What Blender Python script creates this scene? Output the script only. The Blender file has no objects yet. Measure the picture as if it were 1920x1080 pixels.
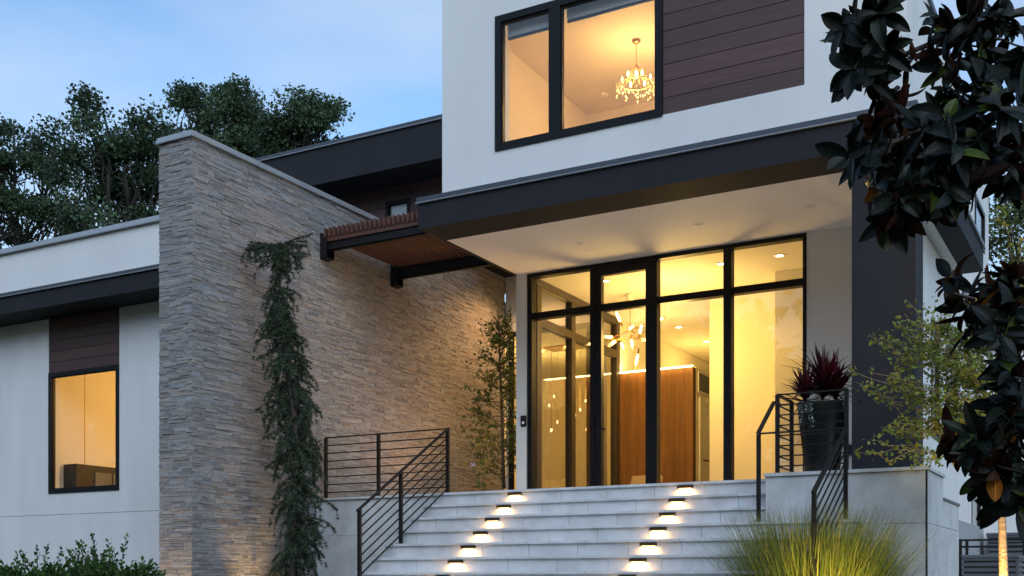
import bpy, math, random
from mathutils import Vector, Matrix
R = math.radians
scn = bpy.context.scene
C = scn.collection

# ------------------------------------------------------------------ camera, world, sun, exposure
# eye level is z = 0; facade runs along X, depth along Y
YAW = R(29.1); F = 2120.0; HOR = 1086.0
CY, SY = math.cos(YAW), math.sin(YAW)
cam = bpy.data.cameras.new('camera'); camo = bpy.data.objects.new('camera', cam); C.objects.link(camo)
cam.sensor_width = 36; cam.lens = 36 * F / 1920; cam.shift_y = (HOR - 540) / 1920
cam.clip_end = 2000; cam.clip_start = 0.05
camo.location = (0, 0, 0); camo.rotation_euler = (R(90), 0, YAW)
scn.camera = camo

SUN_EL, SUN_AZ = 25.0, 146.0          # afterglow behind the camera
w = bpy.data.worlds.new('World'); scn.world = w; w.use_nodes = True
nt = w.node_tree; nt.nodes.clear()
def N(t, **k):
    n = nt.nodes.new(t)
    for a, b in k.items(): setattr(n, a, b)
    return n
sky = N('ShaderNodeTexSky', sky_type='NISHITA'); sky.sun_disc = False
sky.sun_elevation = R(SUN_EL); sky.sun_rotation = R(SUN_AZ)
sky.air_density = 1.4; sky.dust_density = 0.6; sky.ozone_density = 5.0; sky.altitude = 100
tc = N('ShaderNodeTexCoord'); mp = N('ShaderNodeMapping'); mp.inputs['Scale'].default_value = (1.2, 1.2, 3.2)
mp.inputs['Location'].default_value = (0.35, 0.1, 0.2)
cn = N('ShaderNodeTexNoise'); cn.inputs['Scale'].default_value = 1.6; cn.inputs['Detail'].default_value = 5; cn.inputs['Roughness'].default_value = 0.5
cr = N('ShaderNodeValToRGB'); cr.color_ramp.elements[0].position = 0.43; cr.color_ramp.elements[1].position = 0.68
cr.color_ramp.elements[0].color = (0, 0, 0, 1); cr.color_ramp.elements[1].color = (.75, .75, .75, 1)
mx = N('ShaderNodeMix', data_type='RGBA')
mx.inputs['B'].default_value = (3.3, 3.9, 4.75, 1)
bg = N('ShaderNodeBackground'); bg.inputs['Strength'].default_value = 0.15
out = N('ShaderNodeOutputWorld')
nt.links.new(tc.outputs['Generated'], mp.inputs['Vector']); nt.links.new(mp.outputs['Vector'], cn.inputs['Vector'])
nt.links.new(cn.outputs['Fac'], cr.inputs['Fac']); nt.links.new(cr.outputs['Color'], mx.inputs['Factor'])
nt.links.new(sky.outputs['Color'], mx.inputs['A']); nt.links.new(mx.outputs['Result'], bg.inputs['Color'])
nt.links.new(bg.outputs['Background'], out.inputs['Surface'])

sl = bpy.data.lights.new('afterglow', 'SUN'); sl.energy = 1.05; sl.angle = R(50); sl.color = (0.80, 0.90, 1.0)
so = bpy.data.objects.new('afterglow', sl); C.objects.link(so)
_e, _a = R(44), R(146)
_d = Vector((math.sin(_a) * math.cos(_e), math.cos(_a) * math.cos(_e), math.sin(_e)))
so.rotation_euler = (-_d).to_track_quat('-Z', 'Y').to_euler()

scn.view_settings.view_transform = 'Standard'; scn.view_settings.look = 'None'
scn.view_settings.exposure = 0.45; scn.view_settings.gamma = 1
scn.cycles.use_denoising = True
scn.cycles.max_bounces = 10; scn.cycles.transparent_max_bounces = 24
scn.cycles.sample_clamp_indirect = 6

# ------------------------------------------------------------------ helpers
def at(px, py, t):
    u, v = (px - 960) / F, (HOR - py) / F
    return Vector(((CY * u - SY) * t, (SY * u + CY) * t, v * t))

class MB:
    def __init__(s): s.v = []; s.f = []; s.m = []; s.c = []
    def add(s, vs, fs, m=0, c=None):
        o = len(s.v); s.v += [tuple(p) for p in vs]
        for f in fs:
            s.f.append(tuple(i + o for i in f)); s.m.append(m); s.c.append(c or (1, 1, 1))
        return s
    def box(s, x0, x1, y0, y1, z0, z1, m=0, c=None):
        v = [(x0,y0,z0),(x1,y0,z0),(x1,y1,z0),(x0,y1,z0),(x0,y0,z1),(x1,y0,z1),(x1,y1,z1),(x0,y1,z1)]
        return s.add(v, [(0,3,2,1),(4,5,6,7),(0,1,5,4),(1,2,6,5),(2,3,7,6),(3,0,4,7)], m, c)
    def bar(s, a, b, w, h, m=0, c=None):      # box from a to b, w sideways, h upward-ish
        a, b = Vector(a), Vector(b); d = (b - a).normalized()
        up = Vector((0, 0, 1)) if abs(d.z) < .95 else Vector((0, 1, 0))
        sx = d.cross(up).normalized() * (w / 2); sz = sx.cross(d).normalized() * (h / 2)
        v = [a-sx-sz, a+sx-sz, a+sx+sz, a-sx+sz, b-sx-sz, b+sx-sz, b+sx+sz, b-sx+sz]
        return s.add(v, [(0,3,2,1)[::-1],(4,5,6,7)[::-1],(0,1,5,4)[::-1],(1,2,6,5)[::-1],(2,3,7,6)[::-1],(3,0,4,7)[::-1]], m, c)
    def tube(s, pts, rad, n=8, m=0, c=None, cap=True):
        pts = [Vector(p) for p in pts]; k = len(pts)
        if not hasattr(rad, '__len__'): rad = [rad] * k
        o = len(s.v); ref = None; fs = []
        for i, p in enumerate(pts):
            d = (pts[min(i+1, k-1)] - pts[max(i-1, 0)])
            d = d.normalized() if d.length > 1e-9 else Vector((0, 0, 1))
            if ref is None:
                ref = d.cross(Vector((1, 0, 0)) if abs(d.x) < .8 else Vector((0, 1, 0))).normalized()
            ref = (ref - d * ref.dot(d)).normalized(); b = d.cross(ref)
            for j in range(n):
                a = 2 * math.pi * j / n
                s.v.append(tuple(p + (ref * math.cos(a) + b * math.sin(a)) * rad[i]))
        for i in range(k - 1):
            for j in range(n):
                j2 = (j + 1) % n
                fs.append((o + i*n + j, o + i*n + j2, o + (i+1)*n + j2, o + (i+1)*n + j))
        if cap:
            fs.append(tuple(o + j for j in range(n))[::-1]); fs.append(tuple(o + (k-1)*n + j for j in range(n)))
        for f in fs: s.f.append(f); s.m.append(m); s.c.append(c or (1, 1, 1))
        return s
    def lathe(s, prof, cx, cy, n=32, m=0, c=None):
        o = len(s.v); k = len(prof)
        for r, z in prof:
            for j in range(n):
                a = 2 * math.pi * j / n; s.v.append((cx + r * math.cos(a), cy + r * math.sin(a), z))
        for i in range(k - 1):
            for j in range(n):
                j2 = (j + 1) % n
                s.f.append((o+i*n+j, o+i*n+j2, o+(i+1)*n+j2, o+(i+1)*n+j)); s.m.append(m); s.c.append(c or (1,1,1))
        return s
    def sheet(s, axis, c0, c1, a0, a1, b0, b1, holes=(), m=0):
        """slab in a plane: axis 'y' spans x,z at depth c0..c1; axis 'x' spans y,z; axis 'z' spans x,y; rectangular holes"""
        A = sorted({a0, a1, *[q for h in holes for q in h[:2] if a0 <= q <= a1]})
        B = sorted({b0, b1, *[q for h in holes for q in h[2:] if b0 <= q <= b1]})
        def P(c, a, b): return {'y': (a, c, b), 'x': (c, a, b), 'z': (a, b, c)}[axis]
        def full(i, j):
            if i < 0 or j < 0 or i >= len(A)-1 or j >= len(B)-1: return False
            ca, cb = (A[i]+A[i+1])/2, (B[j]+B[j+1])/2
            return not any(h[0] < ca < h[1] and h[2] < cb < h[3] for h in holes)
        for i in range(len(A)-1):
            for j in range(len(B)-1):
                if not full(i, j): continue
                p, q, r, t = A[i], A[i+1], B[j], B[j+1]
                for c in (c0, c1): s.add([P(c,p,r),P(c,q,r),P(c,q,t),P(c,p,t)], [(0,1,2,3) if (c == c0) == (axis != 'x') else (3,2,1,0)], m)
                if not full(i-1, j): s.add([P(c0,p,r),P(c1,p,r),P(c1,p,t),P(c0,p,t)], [(0,1,2,3)], m)
                if not full(i+1, j): s.add([P(c0,q,r),P(c1,q,r),P(c1,q,t),P(c0,q,t)], [(3,2,1,0)], m)
                if not full(i, j-1): s.add([P(c0,p,r),P(c0,q,r),P(c1,q,r),P(c1,p,r)], [(3,2,1,0)], m)
                if not full(i, j+1): s.add([P(c0,p,t),P(c0,q,t),P(c1,q,t),P(c1,p,t)], [(0,1,2,3)], m)
        return s
    def build(s, name, mats, parent=None, smooth=False, bevel=0, origin=None):
        me = bpy.data.meshes.new(name)
        vs = s.v
        me.from_pydata(vs, [], s.f)
        for m in (mats if isinstance(mats, (list, tuple)) else [mats]): me.materials.append(m)
        if max(s.m, default=0) > 0: me.polygons.foreach_set('material_index', s.m)
        if any(m_.get('tinted') for m_ in me.materials) or any(c != (1, 1, 1) for c in s.c):
            at_ = me.color_attributes.new('tint', 'FLOAT_COLOR', 'CORNER')
            buf = []
            for f, c in zip(s.f, s.c): buf += [c[0], c[1], c[2], 1.0] * len(f)
            at_.data.foreach_set('color', buf)
        if smooth: me.polygons.foreach_set('use_smooth', [True] * len(s.f))
        me.update()
        o = bpy.data.objects.new(name, me); C.objects.link(o)
        if parent is not None:
            o.parent = parent
            o.matrix_parent_inverse = Matrix.Translation(-Vector(parent_world(parent)))
        if bevel:
            b = o.modifiers.new('bevel', 'BEVEL'); b.width = bevel; b.segments = 2; b.limit_method = 'ANGLE'
        return o
def parent_world(p):
    l = Vector(p.location)
    if p.parent is not None: l = l + p.matrix_parent_inverse.translation + parent_world(p.parent)
    return l
def tag(o, label=None, cat=None, group=None, kind=None):
    if label: o['label'] = label
    if cat: o['category'] = cat
    if group: o['group'] = group
    if kind: o['kind'] = kind
    return o
def thing(name, label, cat, loc, group=None):
    o = bpy.data.objects.new(name, None); C.objects.link(o); o.location = loc; o.empty_display_size = .1
    return tag(o, label, cat, group)
def sub(name, parent, loc):                      # a part that only holds sub-parts
    o = bpy.data.objects.new(name, None); C.objects.link(o); o.location = loc; o.empty_display_size = .05
    o.parent = parent; o.matrix_parent_inverse = Matrix.Translation(-parent_world(parent)); return o
def lamp(kind, name, loc, energy, color, parent=None, size=.1, size_y=None, aim=None, spot=None, blend=.6):
    l = bpy.data.lights.new(name, kind); l.energy = energy; l.color = color
    if kind == 'AREA':
        l.size = size
        if size_y: l.shape = 'RECTANGLE'; l.size_y = size_y
    else: l.shadow_soft_size = size
    if kind == 'SPOT': l.spot_size = R(spot); l.spot_blend = blend
    o = bpy.data.objects.new(name, l); C.objects.link(o); o.location = loc
    if aim is not None: o.rotation_euler = (Vector(aim) - Vector(loc)).to_track_quat('-Z', 'Y').to_euler()
    if parent is not None:
        o.parent = parent; o.matrix_parent_inverse = Matrix.Translation(-parent_world(parent))
    return o

# ------------------------------------------------------------------ materials
def mat(name, col, rough=.6, metal=0, var=0.0, vscale=3, bump=0, bscale=60, tint=False, spec=.5, trans=0, stretch=None, detail=4, col2=None):
    m = bpy.data.materials.new(name); m.use_nodes = True; t = m.node_tree; b = t.nodes['Principled BSDF']
    b.inputs['Roughness'].default_value = rough; b.inputs['Metallic'].default_value = metal
    b.inputs['Specular IOR Level'].default_value = spec
    L = t.links.new
    tcn = t.nodes.new('ShaderNodeTexCoord'); mpn = t.nodes.new('ShaderNodeMapping'); L(tcn.outputs['Object'], mpn.inputs['Vector'])
    if stretch: mpn.inputs['Scale'].default_value = stretch
    src = None
    if var or col2:
        nz = t.nodes.new('ShaderNodeTexNoise'); nz.inputs['Scale'].default_value = vscale; nz.inputs['Detail'].default_value = detail; nz.inputs['Roughness'].default_value = .6
        L(mpn.outputs['Vector'], nz.inputs['Vector'])
        rp = t.nodes.new('ShaderNodeValToRGB'); rp.color_ramp.elements[0].position = .3; rp.color_ramp.elements[1].position = .72
        c2 = col2 or tuple(min(1, x * (1 + var)) for x in col)
        c1 = col if col2 else tuple(x * (1 - var) for x in col)
        rp.color_ramp.elements[0].color = (*c1, 1); rp.color_ramp.elements[1].color = (*c2, 1)
        L(nz.outputs['Fac'], rp.inputs['Fac']); src = rp.outputs['Color']
        mr = t.nodes.new('ShaderNodeMapRange'); mr.inputs['To Min'].default_value = max(0, rough - .08); mr.inputs['To Max'].default_value = min(1, rough + .08)
        L(nz.outputs['Fac'], mr.inputs['Value']); L(mr.outputs['Result'], b.inputs['Roughness'])
    if tint:
        m['tinted'] = 1
        an = t.nodes.new('ShaderNodeAttribute'); an.attribute_name = 'tint'
        mm = t.nodes.new('ShaderNodeMix'); mm.data_type = 'RGBA'; mm.blend_type = 'MULTIPLY'; mm.inputs['Factor'].default_value = 1
        if src is not None: L(src, mm.inputs['A'])
        else: mm.inputs['A'].default_value = (*col, 1)
        L(an.outputs['Color'], mm.inputs['B']); src = mm.outputs['Result']
    if src is not None: L(src, b.inputs['Base Color'])
    else: b.inputs['Base Color'].default_value = (*col, 1)
    if bump:
        bn = t.nodes.new('ShaderNodeTexNoise'); bn.inputs['Scale'].default_value = bscale; bn.inputs['Detail'].default_value = 5
        L(mpn.outputs['Vector'], bn.inputs['Vector'])
        bp = t.nodes.new('ShaderNodeBump'); bp.inputs['Strength'].default_value = bump; bp.inputs['Distance'].default_value = .01
        L(bn.outputs['Fac'], bp.inputs['Height']); L(bp.outputs['Normal'], b.inputs['Normal'])
    if trans:
        tr = t.nodes.new('ShaderNodeBsdfTranslucent'); ms = t.nodes.new('ShaderNodeMixShader'); ms.inputs['Fac'].default_value = trans
        if src is not None: L(src, tr.inputs['Color'])
        else: tr.inputs['Color'].default_value = (*col, 1)
        o = t.nodes['Material Output']; L(b.outputs['BSDF'], ms.inputs[1]); L(tr.outputs['BSDF'], ms.inputs[2]); L(ms.outputs['Shader'], o.inputs['Surface'])
    return m
def glow(name, col, strength):
    m = bpy.data.materials.new(name); m.use_nodes = True; b = m.node_tree.nodes['Principled BSDF']
    b.inputs['Base Color'].default_value = (*col, 1); b.inputs['Emission Color'].default_value = (*col, 1); b.inputs['Emission Strength'].default_value = strength
    return m
def glass(name, tintc=(.96, .97, .97), f0=.05):
    m = bpy.data.materials.new(name); m.use_nodes = True; t = m.node_tree; t.nodes.remove(t.nodes['Principled BSDF']); L = t.links.new
    g = t.nodes.new('ShaderNodeNewGeometry'); d = t.nodes.new('ShaderNodeVectorMath'); d.operation = 'DOT_PRODUCT'
    L(g.outputs['Normal'], d.inputs[0]); L(g.outputs['Incoming'], d.inputs[1])
    def M(op, a, b):
        n = t.nodes.new('ShaderNodeMath'); n.operation = op
        for i, q in enumerate((a, b)):
            if q is None: continue
            if isinstance(q, (int, float)): n.inputs[i].default_value = q
            else: L(q, n.inputs[i])
        return n.outputs[0]
    ab = M('ABSOLUTE', d.outputs['Value'], None); f = M('POWER', M('SUBTRACT', 1.0, ab), 5.0)
    fac = M('ADD', M('MULTIPLY', f, 1 - f0), f0)
    tr = t.nodes.new('ShaderNodeBsdfTransparent'); tr.inputs['Color'].default_value = (*tintc, 1)
    gl = t.nodes.new('ShaderNodeBsdfGlossy'); gl.inputs['Roughness'].default_value = .003
    ms = t.nodes.new('ShaderNodeMixShader'); L(fac, ms.inputs['Fac']); L(tr.outputs[0], ms.inputs[1]); L(gl.outputs[0], ms.inputs[2])
    L(ms.outputs[0], t.nodes['Material Output'].inputs['Surface']); return m

STUCCO = mat('stucco', (.74, .745, .74), .85, var=.075, vscale=1.3, stretch=(1.4, 1.4, .30), bump=.3, bscale=95, detail=7)
STUCCO2 = mat('stucco_parapet', (.75, .755, .75), .85, var=.045, vscale=.9, stretch=(1.2, 1.2, .45), bump=.28, bscale=95, detail=7)
CEIL = mat('porch_ceiling', (.84, .80, .79), .8, var=.03, vscale=1.2, bump=.1, bscale=90)
CHAR = mat('charcoal_stucco', (.026, .027, .032), .75, var=.10, vscale=1.6, bump=.35, bscale=110, spec=.15)
FLASH = mat('roof_flashing', (.075, .085, .10), .45, metal=.3, var=.12, vscale=2)
HEM_LIT = mat('metal_hem_lit', (.26, .27, .29), .5, metal=.3, var=.1, vscale=3)  # lighter grey puts the lit edge of the metal into its colour
COPE = mat('aluminium_coping', (.46, .48, .50), .4, metal=.45, var=.1, vscale=2.5)
FRAME = mat('black_window_frame', (.008, .008, .009), .45, var=.15, vscale=8, spec=.25)
FRAMEIN = mat('bronze_frame', (.05, .035, .022), .45, var=.1, vscale=6)
RAIL = mat('black_iron', (.012, .011, .011), .5, var=.2, vscale=20, bump=.1, bscale=200, spec=.25)
WOODD = mat('dark_wood_cladding', (.085, .042, .040), .5, var=.28, vscale=2.5, stretch=(.6, 6, 14), bump=.12, bscale=30, tint=True, detail=6)
SLAT = mat('pergola_slat_wood', (.12, .052, .036), .55, var=.25, vscale=5, stretch=(12, .7, 8), bump=.15, bscale=40)
WALNUT = mat('walnut_panelling', (.21, .092, .022), .6, var=.30, vscale=3, stretch=(9, 3, .5), bump=.08, bscale=20, tint=True, detail=7)
STONE = mat('ledgestone', (.302, .293, .293), .85, var=.20, vscale=9, stretch=(1, 1, 3.5), bump=.45, bscale=70, tint=True, detail=7)
MORTAR = mat('stone_backing', (.11, .105, .10), .95, bump=.5, bscale=60)
TILE = mat('porcelain_tile', (.60, .61, .615), .6, var=.15, vscale=4.0, bump=.08, bscale=80, tint=True)
GROUT = mat('grout', (.60, .61, .61), .9)
GROUTD = mat('step_core', (.33, .34, .35), .9)
INW = mat('interior_paint', (.80, .74, .62), .75, var=.02, vscale=1.0, bump=.05, bscale=150)
INP = mat('interior_peach_paint', (.80, .70, .60), .75, var=.02, vscale=1.0)
INC = mat('interior_ceiling_paint', (.80, .76, .68), .8)
FLOORW = mat('interior_floor', (.35, .26, .16), .35, var=.15, vscale=3, stretch=(1, 8, 1))
WHITEP = mat('white_gloss_paint', (.78, .75, .70), .4)
DARKF = mat('dark_furniture', (.03, .026, .024), .5, var=.2, vscale=4)
GREYP = mat('grey_panel', (.13, .135, .135), .5, var=.1, vscale=3)
BRASS = mat('aged_brass', (.55, .34, .12), .3, metal=1, var=.15, vscale=30)
CRYSTAL = mat('crystal', (.95, .88, .70), .05, spec=1, trans=.5)
BULB = glow('bulb', (1, .62, .20), 11)
LED = glow('led_strip', (1, .72, .32), 9)
LENS = glow('step_light_lens', (1, .58, .20), 5)
DLENS = glow('downlight_lens', (1, .82, .5), 9)
TUBE = glass('tube_glass', (.97, .93, .85), .08)
GLASS = glass('window_glass', (.95, .96, .96), .055)
SGLASS = glass('side_glass', (.84, .84, .82), .14)
POT = mat('black_glazed_pot', (.010, .010, .011), .28, var=.3, vscale=4)
SOIL = mat('soil', (.05, .035, .025), .95, bump=.6, bscale=40)
BARK = mat('bark', (.07, .055, .045), .9, var=.3, vscale=14, bump=.7, bscale=40)
BARKD = mat('dark_bark', (.028, .025, .021), .95, var=.3, vscale=8)
BARKP = mat('pale_bark', (.30, .22, .14), .9, var=.35, vscale=18, bump=.9, bscale=50)
LEAF = mat('oak_leaf', (.055, .095, .052), .55, tint=True, trans=.25, spec=.3)
LEAFY = mat('young_leaf', (.22, .25, .06), .5, tint=True, trans=.35, spec=.3)
LEAFC = mat('court_leaf', (.11, .14, .04), .5, tint=True, trans=.3, spec=.3)
LEAFB = mat('shrub_leaf', (.046, .105, .024), .45, tint=True, trans=.25, spec=.35)
NEEDLE = mat('cedar_needle', (.058, .076, .044), .75, tint=True, spec=.2)
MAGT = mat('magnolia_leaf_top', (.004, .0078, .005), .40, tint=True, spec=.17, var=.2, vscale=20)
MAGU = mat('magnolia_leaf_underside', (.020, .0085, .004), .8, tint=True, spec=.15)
CORDY = mat('cordyline_leaf', (.052, .007, .013), .4, tint=True, spec=.4)
SILVER = mat('silver_leaf', (.32, .38, .34), .7, tint=True)
GRASSB = mat('ornamental_grass_blade', (.17, .21, .05), .55, tint=True, trans=.3, spec=.3)
LAWN = mat('ground_mulch', (.04, .045, .02), .95, var=.5, vscale=2, bump=.8, bscale=14)
GREYAC = mat('condenser_metal', (.10, .11, .13), .5, metal=.3, var=.1, vscale=4)
PLAST = mat('black_plastic', (.012, .012, .013), .35)
RINGW = glow('doorbell_ring', (.75, .8, .85), .7)
BRONZE = mat('bronze_fixture', (.06, .042, .028), .45, metal=.5, var=.15, vscale=15)
BLIND = mat('roller_blind', (.62, .66, .68), .8)
WARM = (1.0, .62, .16)
WARM2 = (1.0, .62, .20)

G = -0.78                                          # ground level by the house

# ------------------------------------------------------------------ ground
g = MB(); NX, NY = 40, 40
for j in range(NY + 1):
    for i in range(NX + 1):
        x = -220 + 440 * i / NX; y = -150 + 500 * j / NY
        z = -1.65 + .85 * min(1, max(0, (y - 1) / 8.5))
        z += .02 * math.sin(x * 1.3) * math.cos(y * 1.1) if y > 9 else .05 * math.sin(x * .7 + y * .4)
        g.v.append((x, y, z - .04))
for j in range(NY):
    for i in range(NX):
        a = j * (NX + 1) + i; g.f.append((a, a + 1, a + NX + 2, a + NX + 1)); g.m.append(0); g.c.append((1, 1, 1))
tag(g.build('ground', LAWN, smooth=True), 'dark mulch and lawn ground sloping up to the house', kind='structure')

# ------------------------------------------------------------------ house
HOUSE = thing('modern_house', 'white stucco modern house with charcoal flat roof bands and tall lit windows', 'house', (-6, 14.8, 1.1))
HP = lambda mb, name, m, **k: mb.build(name, m, HOUSE, **k)

def planks(x0, x1, y, z0, z1, step, thick, gap=.008, rng=random.Random(3), axis='y'):
    mb = MB(); z = z0
    while z < z1 - .02:
        zt = min(z + step - gap, z1); t = rng.uniform(.8, 1.2); c = (t, t * rng.uniform(.92, 1.05), t * rng.uniform(.9, 1.1))
        mb.box(x0, x1, y, y + thick, z, zt, c=c); z += step
    mb.box(x0, x1, y + thick * .6, y + thick + .04, z0, z1, c=(.25, .25, .25))
    return mb
def window(x0, x1, z0, z1, y, fw=.07, mull=(), parent=HOUSE, name='window', fd=.09, pane=GLASS, fm=FRAME, divs=()):
    """framed window in a facade facing -Y; part with frame and pane sub-parts"""
    wn = sub(name, parent, ((x0 + x1) / 2, y, z0))
    f = MB().sheet('y', y, y + fd, x0, x1, z0, z1, [(a, b, z0 + fw, z1 - fw) for a, b in divs] if divs else [(x0 + fw, x1 - fw, z0 + fw, z1 - fw)])
    f.build('frame', fm, wn, bevel=.004)
    # a slim inner sash bead
    for a, b in (divs or [(x0 + fw, x1 - fw)]):
        p = MB().box(a, b, y + .045, y + .053, z0 + fw, z1 - fw); p.build('pane', pane, wn)
        MB().sheet('y', y + .025, y + .044, a + .001, b - .001, z0 + fw + .001, z1 - fw - .001, [(a + .018, b - .018, z0 + fw + .018, z1 - fw - .018)]).build('sash', fm, wn)
    return wn

# -- low wing (behind the stone wall, towards the left of the photograph)
WX0, WX1 = -25.0, -10.43
wall = MB().sheet('y', 13.2, 13.42, WX0, WX1, G - .2, 4.5, [(-16.52, -14.79, 1.476, 4.5), (WX0 - 1, WX1 + 1, 1.108, 1.115)])
wall.box(WX0, WX1, 13.3, 13.419, 1.09, 1.13, m=1)
HP(wall, 'wall', [STUCCO, MORTAR])
HP(planks(-16.52, -14.79, 13.2, 3.562, 4.5, .185, .03), 'wood_panel', WOODD)
window(-16.52, -14.79, 1.476, 3.56, 13.185, fw=.075)
HP(MB().box(WX0, WX1, 12.57, 13.5, 4.5, 4.79), 'fascia', CHAR)
HP(MB().box(WX0, WX1, 12.55, 13.0, 4.792, 4.85), 'flashing', FLASH)
HP(MB().box(WX0, WX1, 12.535, 12.56, 4.782, 4.796), 'drip_edge', HEM_LIT)
HP(MB().sheet('y', 12.85, 13.1, WX0, -11.0, 4.85, 5.63), 'parapet', STUCCO2)
HP(MB().box(WX0, -11.0, 12.81, 13.14, 5.632, 5.72).box(WX0, -11.0, 12.795, 12.82, 5.622, 5.64, m=1), 'coping', [COPE, HEM_LIT])
HP(MB().box(WX0, WX1, 13.1, 24, 5.1, 5.2), 'roof', FLASH)
# lit room behind the wing window
r = MB()
r.box(-16.75, -16.6, 13.42, 18, 1.0, 4.5).box(-16.75, -10.5, 18, 18.1, 1.0, 4.5).box(-10.6, -10.44, 13.42, 18, 1.0, 4.5)
r.box(-16.75, -10.5, 13.42, 18, 4.4, 4.49, m=1).box(-16.75, -10.5, 13.42, 18, 1.0, 1.09, m=2)
r.box(-16.6, -16.592, 14.02, 14.03, 2.0, 4.3, m=3)
HP(r, 'interior_wall', [INW, INC, FLOORW, BRASS])
lamp('POINT', 'room_lamp', (-13.2, 15.2, 3.6), 170, (1, .56, .16), HOUSE, size=.4)
ck = thing('sideboard', 'dark low sideboard with grey doors inside the lower left window', 'sideboard', (-16.4, 14.4, 1.09))
MB().box(-16.58, -16.25, 13.55, 15.6, 1.1, 2.02).build('body', DARKF, ck, bevel=.01)
for a in (13.95, 14.35, 14.85): MB().box(-16.249, -16.23, a, a + .36, 1.2, 1.9).build('door', GREYP, ck)

# -- canopy band, pier, porch ceiling
cb = MB().box(-8.12, -2.02, 12.12, 12.70, 4.5, 4.83).box(-8.12, -8.07, 12.70, 14.7, 4.5, 4.83).box(-2.30, -2.02, 12.70, 17.8, 4.5, 4.83)
HP(cb, 'canopy_fascia', CHAR)
HP(MB().box(-8.14, -2.0, 12.10, 12.6, 4.832, 4.90).box(-2.25, -2.0, 12.6, 17.8, 4.832, 4.90).box(-8.14, -8.05, 12.6, 14.7, 4.832, 4.9), 'flashing', FLASH)
for x in (-6.65, -4.3): HP(MB().box(x, x + .05, 12.0965, 12.3, 4.831, 4.9025), 'flashing_lap', FLASH)
HP(MB().box(-8.155, -1.985, 12.085, 12.115, 4.822, 4.836).box(-2.01, -1.985, 12.115, 17.8, 4.822, 4.836), 'drip_edge', HEM_LIT)
HP(MB().box(-8.07, -2.30, 12.70, 14.73, 4.506, 4.6).box(-2.449, -2.301, 14.73, 17.8, 4.506, 4.6), 'porch_ceiling', CEIL)
HP(MB().box(-2.66, -2.02, 12.123, 12.58, 1.1, 4.5), 'pier', CHAR)
HP(MB().box(-8.09, -7.925, 14.66, 14.92, 1.1, 4.505), 'post', STUCCO)
HP(MB().box(-3.80, -2.70, 14.70, 14.95, 1.1, 4.505), 'wall', STUCCO)
for x in (-6.59, -4.91, -3.5):
    d = sub('downlight', HOUSE, (x, 13.7, 4.5))
    MB().lathe([(.072, 4.506), (.072, 4.5035), (.05, 4.503), (.047, 4.506)], x, 13.7, 24).build('trim_ring', CEIL, d, smooth=True)
    MB().lathe([(.047, 4.505), (.0, 4.5045)], x, 13.7, 24).build('lens', BLIND, d)

# -- entrance glazing
ZB, ZT, YG, TR = 1.1, 4.5, 14.74, 3.87
gw = sub('entrance_glazing', HOUSE, (-5.9, YG, ZB))
fr = MB()
x0, x1 = -7.92, -3.80
fr.box(x0, x0 + .075, YG - .05, YG + .09, ZB, ZT).box(x1 - .05, x1, YG - .05, YG + .09, ZB, ZT)
fr.box(x0 + .075, x1 - .05, YG - .05, YG + .09, ZT - .055, ZT).box(x0 + .075, -6.90, YG - .05, YG + .09, ZB, ZB + .05).box(-5.875, x1 - .05, YG - .05, YG + .09, ZB, ZB + .05)
for a, b in ((-6.90, -6.83), (-5.945, -5.875), (-4.92, -4.81)): fr.box(a, b, YG - .052, YG + .09, ZB + .002, ZT - .055)
for a, b in ((x0 + .075, -6.90), (-5.875, -4.92), (-4.81, x1 - .05)): fr.box(a, b, YG - .045, YG + .085, TR - .045, TR + .05)
fr.build('frame', FRAME, gw, bevel=.004)
for a, b in ((x0 + .075, -6.90), (-5.875, -4.92), (-4.81, x1 - .05)):
    for c, d in ((ZB + .05, TR - .045), (TR + .05, ZT - .055)):
        MB().box(a, b, YG + .01, YG + .02, c, d).build('pane', GLASS, gw)
dr = sub('front_door', HOUSE, (-6.4, YG, ZB))
a, b = -6.826, -5.949
MB().sheet('y', YG - .04, YG + .05, a, b, ZB + .03, ZT - .06, [(a + .1, b - .1, ZB + .22, TR - .05), (a + .1, b - .1, TR + .05, ZT - .17)]).build('leaf_frame', FRAME, dr, bevel=.004)
for c, d in ((ZB + .22, TR - .05), (TR + .05, ZT - .17)): MB().box(a + .1, b - .1, YG, YG + .01, c, d).build('pane', GLASS, dr)
h = MB().box(a + .03, a + .075, YG - .052, YG - .04, 2.02, 2.32).bar((a + .05, YG - .05, 2.13), (a + .05, YG - .1, 2.13), .02, .02).bar((a + .04, YG - .1, 2.13), (a + .19, YG - .1, 2.13), .02, .022)
h.build('handle', RAIL, dr, bevel=.003)
# side glazing of the entrance hall (faces the court)
sg = sub('side_glazing', HOUSE, (-7.92, 16.4, ZB))
sf = MB(); XS0, XS1 = -7.99, -7.88
sf.box(XS0, XS1, 14.94, 18.0, ZT - .12, ZT).box(XS0, XS1, 14.94, 18.0, ZB, ZB + .06).box(XS0, XS1, 14.94, 18.0, TR - .06, TR + .06)
for q in (14.93, 16.1, 17.85): sf.box(XS0 - .003, XS1 + .003, q, q + .14, ZB + .001, ZT - .001)
sf.build('frame', FRAMEIN, sg)
for c, d in ((15.07, 16.1), (16.24, 17.85)):
    for e, f_ in ((ZB + .06, TR - .06), (TR + .06, ZT - .12)): MB().box(-7.94, -7.93, c, d, e, f_).build('pane', SGLASS, sg)
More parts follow.
